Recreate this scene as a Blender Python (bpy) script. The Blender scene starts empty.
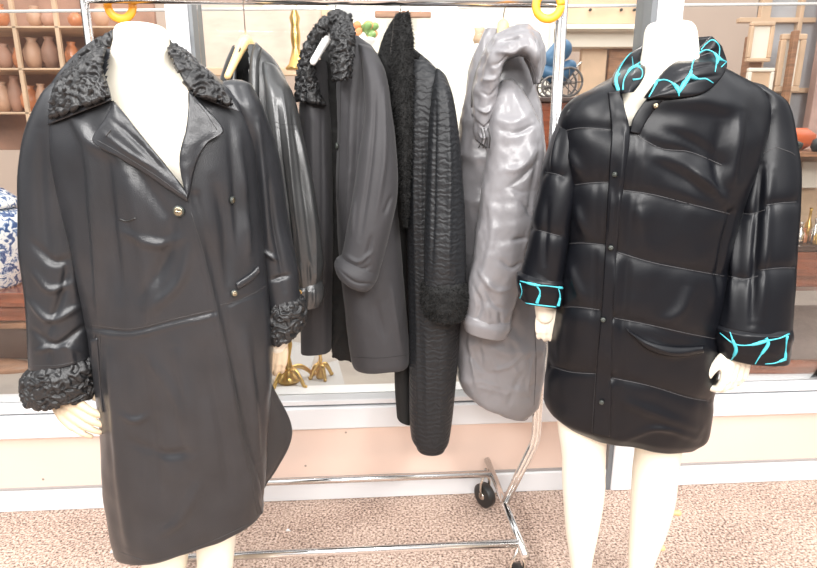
import bpy, math, random
import numpy as np
from mathutils import Vector, noise
from mathutils.bvhtree import BVHTree
random.seed(7); rng = np.random.RandomState(7)
S = bpy.context.scene; COL = S.collection
# ------------------------------------------------------------------ camera
F = 600.0; CH = 1.38; PIT = math.radians(15)
CAM = Vector((0, 0, CH))
FW = Vector((0, math.cos(PIT), -math.sin(PIT))); UP = Vector((0, math.sin(PIT), math.cos(PIT)))
cd = bpy.data.cameras.new('camera'); cam = bpy.data.objects.new('camera', cd); COL.objects.link(cam)
cam.location = CAM; cam.rotation_euler = (math.radians(90) - PIT, 0, 0)
cd.sensor_width = 36; cd.lens = F / 817 * 36; cd.clip_start = .05
S.camera = cam
def ray(px, py): return Vector(((px - 408.5) / F, 0, 0)) + FW + UP * ((284 - py) / F)
def W(px, py, Y):
    d = ray(px, py); return CAM + d * (Y / d.y)
def proj(p):
    v = Vector(p) - CAM; z = v.dot(FW); return 408.5 + F * v.x / z, 284 - F * v.dot(UP) / z
# ------------------------------------------------------------------ materials
def nt(name):
    m = bpy.data.materials.new(name); m.use_nodes = True; t = m.node_tree
    return m, t, t.nodes['Principled BSDF'], t.nodes['Material Output']
def N(t, typ, **k):
    n = t.nodes.new(typ)
    for a, b in k.items():
        if a in n.inputs.keys(): n.inputs[a].default_value = b
        else: setattr(n, a, b)
    return n
def ramp(t, src, stops, L=True):
    r = t.nodes.new('ShaderNodeValToRGB'); e = r.color_ramp.elements
    while len(e) < len(stops): e.new(.5)
    for i, (p, c) in enumerate(stops): e[i].position = p; e[i].color = (*c, 1)
    t.links.new(src, r.inputs[0]); return r.outputs[0]
def mat(name, col, rough=.5, metal=0, bump=0, scale=200, spec=.5, var=0, vscale=8, sheen=0, coat=0, detail=3, emit=0, alpha=None, stretch=None):
    m, t, b, o = nt(name)
    b.inputs['Base Color'].default_value = (*col, 1); b.inputs['Roughness'].default_value = rough
    b.inputs['Metallic'].default_value = metal; b.inputs['Specular IOR Level'].default_value = spec
    b.inputs['Sheen Weight'].default_value = sheen; b.inputs['Coat Weight'].default_value = coat
    b.inputs['Coat Roughness'].default_value = .2
    tc = N(t, 'ShaderNodeTexCoord'); src = tc.outputs['Object']
    if stretch:
        mp = N(t, 'ShaderNodeMapping', Scale=stretch); t.links.new(src, mp.inputs[0]); src = mp.outputs[0]
    if var:
        n = N(t, 'ShaderNodeTexNoise', Scale=vscale, Detail=4.0); t.links.new(src, n.inputs['Vector'])
        c2 = tuple(min(1, c * (1 + var)) for c in col); c1 = tuple(c * (1 - var) for c in col)
        t.links.new(ramp(t, n.outputs['Fac'], [(.3, c1), (.7, c2)]), b.inputs['Base Color'])
    if bump:
        n = N(t, 'ShaderNodeTexNoise', Scale=scale, Detail=float(detail)); t.links.new(src, n.inputs['Vector'])
        bp = N(t, 'ShaderNodeBump', Strength=bump, Distance=.002)
        t.links.new(n.outputs['Fac'], bp.inputs['Height']); t.links.new(bp.outputs[0], b.inputs['Normal'])
    if emit:
        b.inputs['Emission Color'].default_value = (*col, 1); b.inputs['Emission Strength'].default_value = emit
    return m
M = {}
M['leather'] = mat('black_leather', (.019, .020, .023), .31, bump=.25, scale=420, spec=.5, var=.15, vscale=12)
M['leather2'] = mat('worn_leather', (.036, .037, .038), .3, bump=.3, scale=300, spec=.75, var=.2)
M['leather_edge'] = mat('leather_edge', (.028, .028, .03), .4, bump=.3, scale=300)
M['satin'] = mat('black_satin', (.004, .0045, .0065), .36, bump=.06, scale=120, spec=.27)
M['satin_st'] = mat('satin_stitch', (.045, .045, .048), .6)
M['karakul'] = mat('black_curly_lambswool', (.014, .014, .015), .42, bump=.35, scale=600)
M['vasepale'] = mat('pale_pottery', (.5, .3, .2), .5)
M['fur'] = mat('dark_fur', (.009, .009, .009), .8, bump=.5, scale=300, spec=.3, var=.5, vscale=40)
M['poly'] = mat('charcoal_microfibre', (.034, .033, .036), .6, bump=.2, scale=90, sheen=.08, spec=.3)
M['lining'] = mat('black_lining', (.006, .006, .006), .8, bump=.5, scale=200)
M['grey'] = mat('grey_nylon', (.2, .195, .205), .3, bump=.35, scale=60, spec=.5, detail=4)
M['greyd'] = mat('grey_nylon_lining', (.07, .068, .07), .5, bump=.2, scale=70)
M['mann'] = mat('cream_plastic', (.86, .80, .68), .45)
M['skin'] = mat('mannequin_hand_plastic', (.60, .47, .33), .5)
M['chrome'] = mat('chrome', (.78, .77, .76), .16, 1)
M['wood'] = mat('pale_beech', (.72, .5, .24), .4, var=.1, vscale=30)
M['whitep'] = mat('white_plastic', (.85, .85, .84), .4)
M['blackp'] = mat('black_plastic', (.02, .02, .02), .4)
M['gold'] = mat('gold_button', (.36, .31, .22), .35, 1)
M['cyan'] = mat('turquoise_print', (.055, .42, .50), .5)
M['orange'] = mat('orange_plastic', (.92, .36, .02), .4)
M['frame'] = mat('white_aluminium', (.80, .81, .83), .35)
M['gasket'] = mat('grey_gasket', (.16, .17, .18), .5)
M['gap'] = mat('dark_joint', (.35, .33, .32), .6)
M['redwood'] = mat('red_mahogany', (.23, .06, .025), .25, var=.5, vscale=5, stretch=(1, 1, 9), coat=.4)
M['darkwood'] = mat('dark_wood', (.06, .03, .022), .3, var=.5, vscale=6)
M['brownwood'] = mat('brown_wood', (.3, .15, .08), .4, var=.35, vscale=8, stretch=(1, 1, 7))
M['tan'] = mat('tan_wood', (.6, .42, .28), .45, var=.15, vscale=8)
M['brass'] = mat('gilt_brass', (.68, .44, .14), .28, .9, bump=.5, scale=60)
M['beige'] = mat('beige_plaster', (.66, .52, .43), .8, var=.06, vscale=2)
M['cream'] = mat('cream_paint', (.8, .74, .64), .7)
M['white'] = mat('white_cloth', (.9, .88, .8), .8)
M['terra'] = mat('terracotta_wall', (.36, .2, .14), .6, var=.35, vscale=5)
M['amber'] = mat('amber_ceramic', (.52, .2, .09), .25, var=.3, vscale=9)
M['greyst'] = mat('grey_stone', (.13, .115, .11), .5, var=.35, vscale=60)
M['platform'] = mat('grey_linoleum', (.42, .38, .34), .5, var=.15, vscale=6)
M['paper'] = mat('grey_paper', (.5, .5, .5), .7)
M['blue'] = mat('blue_enamel', (.05, .14, .26), .4)
M['dark'] = mat('dark_iron', (.03, .035, .03), .4)
M['rednapkin'] = mat('orange_red_lacquer', (.62, .13, .04), .3)
M['green'] = mat('green_leaf', (.2, .33, .1), .6)
M['pinkfl'] = mat('orange_petal', (.8, .3, .12), .6)
M['silver'] = mat('silver', (.7, .66, .6), .2, 1)
# quilt with fine chevrons
def quilt():
    m, t, b, o = nt('black_quilted_fabric'); tc = N(t, 'ShaderNodeTexCoord')
    b.inputs['Specular IOR Level'].default_value = .3; b.inputs['Base Color'].default_value = (.013, .014, .016, 1); b.inputs['Roughness'].default_value = .48
    w = N(t, 'ShaderNodeTexWave', wave_type='BANDS', bands_direction='Z', Scale=19.0, Distortion=7.0, Detail=2.0)
    w.inputs['Detail Scale'].default_value = 2.2
    t.links.new(tc.outputs['Object'], w.inputs['Vector'])
    bp = N(t, 'ShaderNodeBump', Strength=.35, Distance=.0035)
    t.links.new(w.outputs['Fac'], bp.inputs['Height']); t.links.new(bp.outputs[0], b.inputs['Normal'])
    return m
M['quilt'] = quilt()
def carpet():
    m, t, b, o = nt('tan_speckled_carpet'); tc = N(t, 'ShaderNodeTexCoord')
    n = N(t, 'ShaderNodeTexNoise', Scale=120.0, Detail=4.0, Roughness=.72); t.links.new(tc.outputs['Object'], n.inputs['Vector'])
    n2 = N(t, 'ShaderNodeTexNoise', Scale=4.0, Detail=2.0); t.links.new(tc.outputs['Object'], n2.inputs['Vector'])
    mx = N(t, 'ShaderNodeMath', operation='MULTIPLY_ADD'); mx.inputs[1].default_value = .12
    t.links.new(n2.outputs['Fac'], mx.inputs[0]); t.links.new(n.outputs['Fac'], mx.inputs[2])
    c = ramp(t, mx.outputs[0], [(.44, (.08, .05, .04)), (.52, (.36, .25, .20)), (.59, (.56, .42, .34)), (.70, (.76, .62, .53))])
    t.links.new(c, b.inputs['Base Color']); b.inputs['Roughness'].default_value = .95
    bp = N(t, 'ShaderNodeBump', Strength=.6, Distance=.006); t.links.new(n.outputs['Fac'], bp.inputs['Height']); t.links.new(bp.outputs[0], b.inputs['Normal'])
    return m
M['carpet'] = carpet()
def peach():
    m, t, b, o = nt('peach_panel'); tc = N(t, 'ShaderNodeTexCoord')
    n = N(t, 'ShaderNodeTexNoise', Scale=1.5, Detail=2.0); t.links.new(tc.outputs['Object'], n.inputs['Vector'])
    c = ramp(t, n.outputs['Fac'], [(.3, (.82, .62, .52)), (.7, (.84, .67, .58))])
    v = N(t, 'ShaderNodeTexVoronoi', Scale=9.0); t.links.new(tc.outputs['Object'], v.inputs['Vector'])
    f = ramp(t, v.outputs['Distance'], [(.035, (1, 1, 1)), (.05, (0, 0, 0))])
    mx = t.nodes.new('ShaderNodeMixRGB'); mx.inputs[2].default_value = (.3, .24, .2, 1)
    t.links.new(f, mx.inputs[0]); t.links.new(c, mx.inputs[1]); t.links.new(mx.outputs[0], b.inputs['Base Color'])
    b.inputs['Roughness'].default_value = .5
    return m
M['peach'] = peach()
def porcelain():
    m, t, b, o = nt('blue_white_porcelain'); tc = N(t, 'ShaderNodeTexCoord')
    n = N(t, 'ShaderNodeTexNoise', Scale=34.0, Detail=3.0, Distortion=1.2); t.links.new(tc.outputs['Object'], n.inputs['Vector'])
    c = ramp(t, n.outputs['Fac'], [(.42, (.04, .09, .25)), (.47, (.25, .35, .55)), (.52, (.85, .87, .88))])
    t.links.new(c, b.inputs['Base Color']); b.inputs['Roughness'].default_value = .15
    return m
M['porc'] = porcelain()
def glass():
    m, t, b, o = nt('window_glass'); t.nodes.remove(b)
    tr = N(t, 'ShaderNodeBsdfTransparent'); tr.inputs[0].default_value = (.98, .985, .98, 1)
    gl = N(t, 'ShaderNodeBsdfGlossy', Roughness=.01); fr = N(t, 'ShaderNodeFresnel', IOR=1.45)
    mx = N(t, 'ShaderNodeMixShader'); t.links.new(fr.outputs[0], mx.inputs[0]); t.links.new(tr.outputs[0], mx.inputs[1])
    t.links.new(gl.outputs[0], mx.inputs[2]); t.links.new(mx.outputs[0], o.inputs[0]); return m
M['glass'] = glass()
# ------------------------------------------------------------------ mesh builder
class MB:
    def __init__(s): s.v = []; s.f = []; s.m = []
    def add(s, v, f, mi=0):
        o = len(s.v); s.v.extend([tuple(p) for p in v]); s.f.extend([tuple(i + o for i in q) for q in f]); s.m.extend([mi] * len(f))
    def build(s, name, mats, parent=None, smooth=True, props=None):
        me = bpy.data.meshes.new(name); org = ORG.get(parent.name, Vector((0, 0, 0))) if parent else Vector((0, 0, 0))
        me.from_pydata([tuple(Vector(p) - org) for p in s.v], [], s.f)
        if not isinstance(mats, (list, tuple)): mats = [mats]
        for x in mats: me.materials.append(x)
        me.polygons.foreach_set('material_index', s.m)
        me.polygons.foreach_set('use_smooth', [smooth] * len(s.f)); me.update()
        o = bpy.data.objects.new(name, me); COL.objects.link(o)
        if parent: o.parent = parent; ORG[o.name] = org
        if props:
            for k, x in props.items(): o[k] = x
        return o
ORG = {}
def thing(name, label, cat, loc, group=None):
    o = bpy.data.objects.new(name, None); COL.objects.link(o); o.location = loc; o.empty_display_size = .1
    ORG[o.name] = Vector(loc); o['label'] = label; o['category'] = cat
    if group: o['group'] = group
    return o
def tag(o, label, cat, group=None, kind=None):
    if label: o['label'] = label; o['category'] = cat
    if group: o['group'] = group
    if kind: o['kind'] = kind
    return o
def catmull(P, n):
    P = np.array(P, float); k = len(P)
    if k == 2: return np.array([P[0] + (P[1] - P[0]) * i / (n - 1) for i in range(n)])
    d = np.r_[0, np.cumsum(np.maximum(np.linalg.norm(np.diff(P[:, :2], axis=0), axis=1), 1e-6))]
    T = np.linspace(0, d[-1], n); out = []
    m = np.zeros_like(P)
    for i in range(k):
        a, b = max(i - 1, 0), min(i + 1, k - 1); m[i] = (P[b] - P[a]) / (d[b] - d[a])
    for x in T:
        i = min(np.searchsorted(d, x, side='right') - 1, k - 2); h = d[i + 1] - d[i]; s = (x - d[i]) / h
        out.append((2*s**3-3*s*s+1)*P[i] + (s**3-2*s*s+s)*h*m[i] + (-2*s**3+3*s*s)*P[i+1] + (s**3-s*s)*h*m[i+1])
    return np.array(out)
def tube(mb, pts, r, seg=8, mi=0, n=None, flat=None):
    pts = [Vector(p) for p in pts]
    rr = list(r) if hasattr(r, '__len__') else [r] * len(pts)
    if n:
        A = catmull([(*p, q) for p, q in zip(pts, rr)], n); pts = [Vector(a[:3]) for a in A]; rr = [a[3] for a in A]
    V = []; Fc = []; pu = None
    for i, p in enumerate(pts):
        d = (pts[min(i + 1, len(pts) - 1)] - pts[max(i - 1, 0)]).normalized()
        if pu is None: pu = d.cross(Vector((0, 1, 0.01))) ; pu = pu if pu.length > .1 else d.cross(Vector((1, 0, 0)))
        u = (pu - d * pu.dot(d)).normalized(); pu = u; w = d.cross(u)
        for k in range(seg):
            a = 2 * math.pi * k / seg; V.append(p + u * (rr[i] * math.cos(a)) + w * (rr[i] * math.sin(a) * (flat or 1)))
    for i in range(len(pts) - 1):
        for k in range(seg):
            a = i * seg + k; b = i * seg + (k + 1) % seg; Fc.append((a, b, b + seg, a + seg))
    V.append(pts[0]); V.append(pts[-1]); c0 = len(V) - 2; e = (len(pts) - 1) * seg
    for k in range(seg): Fc.append((c0, (k + 1) % seg, k)); Fc.append((c0 + 1, e + k, e + (k + 1) % seg))
    mb.add(V, Fc, mi)
def capsule(mb, pts, r, seg=12, mi=0, n=16):
    """tube with rounded ends"""
    pts = [Vector(p) for p in pts]; rr = list(r) if hasattr(r, '__len__') else [r] * len(pts)
    d0 = (pts[0] - pts[1]).normalized(); d1 = (pts[-1] - pts[-2]).normalized()
    A = catmull([(*p, q) for p, q in zip(pts, rr)], n); P = [Vector(a[:3]) for a in A]; R = [a[3] for a in A]
    pre = [(P[0] + d0 * R[0] * math.sin(a), R[0] * math.cos(a)) for a in (1.45, 1.1, .7, .35)]
    post = [(P[-1] + d1 * R[-1] * math.sin(a), R[-1] * math.cos(a)) for a in (.35, .7, 1.1, 1.45)]
    al = pre + list(zip(P, R)) + post
    tube(mb, [a[0] for a in al], [a[1] for a in al], seg, mi)
def box(mb, c, s, mi=0, rz=0, bev=0):
    x, y, z = [a / 2 for a in s]; ca, sa = math.cos(rz), math.sin(rz)
    b = min(bev, x * .9, y * .9, z * .9)
    if b <= 0:
        V = [(i * x, j * y, k * z) for i in (-1, 1) for j in (-1, 1) for k in (-1, 1)]
        Fc = [(0, 1, 3, 2), (4, 6, 7, 5), (0, 4, 5, 1), (2, 3, 7, 6), (0, 2, 6, 4), (1, 5, 7, 3)]
    else:
        V = []; Fc = []
        for zz, q in ((-z, b), (-z + b, 0), (z - b, 0), (z, b)):
            X, Y = x - q, y - q; V += [(-X + b, -Y, zz), (X - b, -Y, zz), (X, -Y + b, zz), (X, Y - b, zz), (X - b, Y, zz), (-X + b, Y, zz), (-X, Y - b, zz), (-X, -Y + b, zz)]
        for r in range(3):
            for k in range(8): a = r * 8 + k; d = r * 8 + (k + 1) % 8; Fc.append((a, d, d + 8, a + 8))
        Fc += [tuple(range(7, -1, -1)), tuple(range(24, 32))]
    mb.add([(c[0] + p[0] * ca - p[1] * sa, c[1] + p[0] * sa + p[1] * ca, c[2] + p[2]) for p in V], Fc, mi)
def lathe(mb, c, prof, seg=32, mi=0, sx=1, sy=1):
    V = []; Fc = []
    for r, z in prof:
        for k in range(seg): a = 2 * math.pi * k / seg; V.append((c[0] + r * sx * math.cos(a), c[1] + r * sy * math.sin(a), c[2] + z))
    for i in range(len(prof) - 1):
        for k in range(seg): a = i * seg + k; b = i * seg + (k + 1) % seg; Fc.append((a, b, b + seg, a + seg))
    Fc.append(tuple(range(seg - 1, -1, -1))); e = (len(prof) - 1) * seg; Fc.append(tuple(range(e, e + seg)))
    mb.add(V, Fc, mi)
def remesh(mb, name, material, parent, vox, smooth=4, props=None):
    o = mb.build(name, material, parent)
    r = o.modifiers.new('r', 'REMESH'); r.mode = 'VOXEL'; r.voxel_size = vox; r.use_smooth_shade = True
    s = o.modifiers.new('s', 'SMOOTH'); s.iterations = smooth; s.factor = .5
    dg = bpy.context.evaluated_depsgraph_get(); me = bpy.data.meshes.new_from_object(o.evaluated_get(dg)); old = o.data
    o.modifiers.clear(); o.data = me; bpy.data.meshes.remove(old); me.name = name
    me.polygons.foreach_set('use_smooth', [True] * len(me.polygons))
    if props:
        for k, x in props.items(): o[k] = x
    return o
def inpoly(x, y, P):
    c = False; j = len(P) - 1
    for i in range(len(P)):
        if (P[i][1] > y) != (P[j][1] > y) and x < (P[j][0] - P[i][0]) * (y - P[i][1]) / (P[j][1] - P[i][1]) + P[i][0]: c = not c
        j = i
    return c
# ------------------------------------------------------------------ cloth surfaces
class Surf:
    """dense grid of points that can be folded, creased, quilted and cut"""
    def __init__(s, grid, closed):
        s.n, s.m = grid.shape[:2]; s.V = grid.reshape(-1, 3).copy(); s.F = []; mm = s.m if closed else s.m - 1
        for i in range(s.n - 1):
            for k in range(mm):
                a = i * s.m + k; b = i * s.m + (k + 1) % s.m; s.F.append((a, a + s.m, b + s.m, b))
        s.extra = MB(); s.fix()
    def fix(s): s.bvh = BVHTree.FromPolygons([tuple(v) for v in s.V], s.F)
    def normals(s):
        F_ = np.array(s.F); v = s.V; n = np.cross(v[F_[:, 2]] - v[F_[:, 0]], v[F_[:, 3]] - v[F_[:, 1]])
        o = np.zeros_like(v)
        for k in range(4): np.add.at(o, F_[:, k], n)
        return o / np.maximum(np.linalg.norm(o, axis=1, keepdims=True), 1e-12)
    def hit(s, px, py, Yf=None):
        d = ray(px, py).normalized(); h = s.bvh.ray_cast(CAM, d)
        if h[0] is None:
            h = s.bvh.find_nearest(W(px, py, Yf or float(s.V[:, 1].mean()))); 
            n = h[1]; return h[0], (n if n.dot(d) < 0 else -n)
        n = h[1]; return h[0], (n if n.dot(d) < 0 else -n)
    def line(s, pts, n=None, off=0):
        A = catmull([(*p, 0) for p in pts], n or max(8, len(pts) * 6)); out = []
        for a in A:
            p, nn = s.hit(a[0], a[1]); out.append(p + nn * off)
        return out
    def dist(s, L):
        P = np.array([tuple(p) for p in L]); best = np.full(len(s.V), 9.); tt = np.zeros(len(s.V))
        for i in range(len(P) - 1):
            a, b = P[i], P[i + 1]; ab = b - a; l = ab.dot(ab) + 1e-12
            t = np.clip((s.V - a) @ ab / l, 0, 1); d = np.linalg.norm(s.V - (a + t[:, None] * ab), axis=1)
            q = d < best; best[q] = d[q]; tt[q] = ((i + t) / (len(P) - 1))[q]
        return best, tt
    def fold(s, pts, w=8, h=8, taper=True, sharp=False):
        """w, h in millimetres"""
        d, t = s.dist(s.line(pts)); w /= 1000; h /= 1000
        e = np.exp(-d / w) if sharp else np.exp(-(d / w) ** 2)
        if taper: e = e * np.sin(np.pi * np.clip(t, .02, .98)) ** .6
        s.V += s.NR * (h * e)[:, None]; return s
    def begin(s):
        s.NR = s.normals(); # point outwards
        c = s.V.mean(axis=0); 
        if ((s.V - c) * s.NR).sum() < 0: s.NR = -s.NR
        return s
    def begin_front(s):
        s.NR = s.normals(); q = s.NR[:, 1] > 0; s.NR[q] = -s.NR[q]; return s
    def wrinkle(s, amp, sx, sz, seed=0, octv=2):
        amp /= 1000; o = np.empty(len(s.V))
        for i, v in enumerate(s.V): o[i] = noise.fractal(Vector((v[0] * sx + seed, v[1] * sx, v[2] * sz)), 1, 2, octv)
        s.V += s.NR * (o * amp)[:, None]; return s
    def curls(s, amp=3.5, f=75, seed=0):
        amp /= 1000; o = np.empty(len(s.V))
        for i, v in enumerate(s.V):
            p = Vector((v[0] * f + seed, v[1] * f, v[2] * f)); q = noise.noise_vector(p * .6) * .9
            a = noise.noise(p + q); o[i] = math.sqrt(max(0, 1 - min(1, abs(a) * 3.0) ** 2)) * 1.15 + .25 * noise.noise(p * 2.1)
        s.V += s.NR * (o * amp)[:, None]; return s
    def cut(s, poly, ymax=9):
        keep = []
        for f in s.F:
            c = s.V[list(f)].mean(axis=0)
            if c[1] < ymax:
                x, y = proj(c)
                if inpoly(x, y, poly): continue
            keep.append(f)
        s.F = keep; return s
    def hairs(s, count, L=.008, w=.0009, mi=0, droop=.5):
        n = s.normals()
        if hasattr(s, 'NR'): n = s.NR
        idx = rng.randint(0, len(s.F), count)
        for i in idx:
            f = s.F[i]; wts = rng.dirichlet((1, 1, 1, 1)); p = Vector(sum(s.V[f[k]] * wts[k] for k in range(4)))
            d = Vector(n[f[0]]) + Vector(rng.normal(0, .45, 3)) + Vector((0, 0, -droop)); d.normalize()
            t = d.cross(Vector(rng.normal(0, 1, 3))).normalized() * w; l = L * rng.uniform(.6, 1.2)
            q = p + d * l * .6; e = p + d * l + Vector((0, 0, -droop * l * .3))
            s.extra.add([p - t, p + t, q + t * .7, q - t * .7, e], [(0, 1, 2, 3), (3, 2, 4)], mi)
        return s
    def seam(s, pts, r=.9, mi=1, off=.3, n=None, rr=None):
        n = n or max(10, len(pts) * 8); L = s.line(pts, n, off / 1000)
        if rr: R = [(x * .95 if x < 2.2 else x * 1.45) / 1000 for x in np.interp(np.linspace(0, 1, n), np.linspace(0, 1, len(rr)), rr)]
        else: R = r / 1000
        tube(s.extra, L, R, 6, mi); return s
    def build(s, name, mats, parent, props=None):
        mb = MB(); mb.add(s.V.tolist(), s.F, 0)
        o = len(mb.v); mb.v.extend(s.extra.v); mb.f.extend([tuple(i + o for i in q) for q in s.extra.f]); mb.m.extend(s.extra.m)
        return mb.build(name, mats, parent, props=props)
def loft(rows, n=160, m=120, e=.85, hem=0, captop=False, hemin=.93, par=.75, capk=1):
    """rows: Lx,Ly,Rx,Ry,Y,depth[,YR]: left and right silhouette point, distance, half depth"""
    C = []
    for r in rows:
        Y_ = r[4]; l = W(r[0], r[1], Y_ - .2 * r[5]); q = W(r[2], r[3], Y_ - .2 * r[5]); l.y = q.y = Y_
        l.z = W(r[0], r[1], Y_ - par * r[5]).z; q.z = W(r[2], r[3], Y_ - par * r[5]).z; c = (l + q) / 2; a = (q - l) / 2
        C.append((*c, *a, r[5]))
    C = np.array(C); cc = catmull(np.c_[C[:, 2] * 0 + np.r_[0, np.cumsum(np.linalg.norm(np.diff(C[:, :3], axis=0), axis=1))], C[:, 0] * 0, C], n)[:, 2:]
    th = np.linspace(0, 2 * np.pi, m, endpoint=False); co, si = np.cos(th), np.sin(th)
    co = np.sign(co) * np.abs(co) ** e; si = np.sign(si) * np.abs(si) ** e
    R = []
    for r in cc:
        c, a, dp = r[:3], r[3:6], max(r[6], .002)
        an = a / np.linalg.norm(a); D = np.array([0, -1., 0]); D = D - an * D.dot(an); D /= np.linalg.norm(D)
        R.append(c + co[:, None] * a + si[:, None] * D * dp)
    if captop:
        c = R[0].mean(axis=0); up = (R[0].mean(axis=0) - R[3].mean(axis=0)); up /= np.linalg.norm(up) + 1e-9
        rad = np.linalg.norm(R[0] - c, axis=1).min()
        R = [c + (R[0] - c) * k + up * rad * q * capk for k, q in ((.02, .45), (.35, .42), (.65, .33), (.85, .19), (.96, .07))] + R
    if hem:
        c = R[-1].mean(axis=0); ax = R[-4].mean(axis=0) - c; ax /= np.linalg.norm(ax); b = R[-1].copy()
        for k, q in ((1 - (1 - hemin) * .3, -.0025), (1 - (1 - hemin) * .7, -.0025), (hemin, 0), (hemin - .01, hem * .5), (hemin - .03, hem)):
            R.append(c + (b - c) * k + ax * q)
    return Surf(np.array(R), True)
def ribbon(A, B, n=60, m=16, bulge=.006, thick=.006, drape=None, off=.006, droop=0, surfs=None):
    """sheet with two faces between edge lines A and B of (px, py, Y)"""
    a = catmull(A, n); b = catmull(B, n); Fr = np.zeros((n, m, 3)); drs = drape if isinstance(drape, (list, tuple)) else ([drape] if drape else [])
    Ys = []; Hs = []; YMX = 9
    for i in range(n):
        for k in range(m):
            v = k / (m - 1); q = a[i] * (1 - v) + b[i] * v; Ys.append(q[2]); hy = 99
            d = ray(q[0], q[1])
            for dr in drs:
                h = dr.bvh.ray_cast(CAM, d.normalized())
                if h[0] is not None: hy = min(hy, h[0].y - off)
            Hs.append(hy)
    hv = [h for h in Hs if h < 50]
    if hv: YMX = max(hv) + .03
    Y0 = np.array(Ys).reshape(n, m); H_ = np.array(Hs).reshape(n, m); Yc = np.minimum(Y0, H_); miss = H_ > 50
    if drs:
        for _ in range(60):
            P_ = np.pad(Yc, 1, mode='edge'); av = (P_[:-2, 1:-1] + P_[2:, 1:-1] + P_[1:-1, :-2] + P_[1:-1, 2:]) / 4
            Yc = np.minimum(np.where(miss, av * .97 + .03 * np.minimum(Y0, YMX), av), H_)
    for i in range(n):
        for k in range(m):
            v = k / (m - 1); q = a[i] * (1 - v) + b[i] * v
            Fr[i, k] = W(q[0], q[1], Yc[i, k] - bulge * math.sin(math.pi * v) ** .7)
    Bk = Fr[:, ::-1].copy(); Bk[:, :, 1] += thick
    G = np.concatenate([Fr, Bk], axis=1); s = Surf(G, True)
    # end caps
    for i in (0, n - 1):
        for k in range(m - 1):
            p = i * 2 * m; f = (p + k, p + k + 1, p + 2 * m - 2 - k, p + 2 * m - 1 - k); s.F.append(f if i == 0 else f[::-1])
    s.fix(); s.begin_front(); s.NR = s.NR * np.where(np.arange(2 * m) < m, 1, 0)[None, :].repeat(n, 0).reshape(-1, 1)
    return s
def button(mb, p, n, r, mi=0, th=.003):
    n = n.normalized(); pr = [(.2, 1.), (.75, 1.0), (.95, .8), (1, .3), (1, -.4)]
    tube(mb, [p + n * th * z for _, z in reversed(pr)], [r * q for q, _ in reversed(pr)], 16, mi)

def span(x0, y0, x1, y1, Y):
    ym = (max(y0, 0) + min(y1, 380)) / 2; return Vector((W(x0, ym, Y).x, Y, W(x0, y1, Y).z)), Vector((W(x1, ym, Y).x, Y, W(x1, y0, Y).z))
# ================================================================== SETTING
A0 = Vector((-1.51, 1.92, 0)); WD = Vector((3.16, .21, 0)).normalized(); WN = Vector((-WD.y, WD.x, 0)); WA = math.atan2(WD.y, WD.x)
def wl(s_, d, h): return A0 + WD * s_ + WN * d + Vector((0, 0, h))
def wpx(px, py):
    d = ray(px, py); t = (A0 - CAM).dot(WN) / d.dot(WN); p = CAM + d * t; return (p - A0).dot(WD), p.z
def wbox(mb, s0, s1, d0, d1, h0, h1, mi=0, bev=0):
    c = wl((s0 + s1) / 2, (d0 + d1) / 2, (h0 + h1) / 2); box(mb, c, (s1 - s0, d1 - d0, h1 - h0), mi, WA, bev)
def struct(name, mb, mats, smooth=False, parent=None):
    o = mb.build(name, mats, parent, smooth)
    if parent is None: o['kind'] = 'structure'
    return o
mb = MB(); box(mb, (2.5, 1.0, -.05), (16, 10.5, .1)); struct('floor', mb, M['carpet'])
SL, SR = -3.5, 9.0
mb = MB(); wbox(mb, SL, SR, .005, .12, .09, .295); struct('wall_front', mb, M['peach'])
mb = MB(); wbox(mb, SL, SR, -.012, .12, 0, .082, 0, .003); wbox(mb, SL, SR, -.004, .12, .082, .09, 1); struct('baseboard_front', mb, [M['frame'], M['gap']])
mb = MB(); wbox(mb, SL, SR, -.02, .12, .297, .385, 0, .006); wbox(mb, SL, SR, -.004, .10, .385, .392, 1); wbox(mb, SL, SR, -.012, .12, .392, .412, 0, .003)
struct('trim_1', mb, [M['frame'], M['gasket']])
sl0, _ = wpx(167, 5); sl1, _ = wpx(189, 5); sr0, _ = wpx(655, 5); sr1, _ = wpx(680, 5)
for i, (a, b) in enumerate(((sl0, sl1), (sr0, sr1))):
    mb = MB(); wbox(mb, a, b, -.03, .1, 0, 2.5, 0, .004)
    e0, e1 = (b, b + .012) if i == 0 else (a - .018, a); wbox(mb, e0, e1, -.02, .1, 0, 2.5, 1)
    struct('trim_%d' % (i + 2), mb, [M['frame'], M['gasket']])
for i, (a, b) in enumerate(((SL, sl0), (sl1 + .012, sr0 - .018), (sr1, SR))):
    mb = MB(); wbox(mb, a, b, .04, .046, .412, 2.5); struct('window_%d' % (i + 1), mb, M['glass'])
# shop interior
mb = MB(); wbox(mb, SL, SR, .12, 1.3, .30, .405); struct('trim_4', mb, M['platform'])
mb = MB(); wbox(mb, SL, SR, 3.2, 3.3, 0, 3.2); struct('wall_back', mb, M['beige'])

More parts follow.
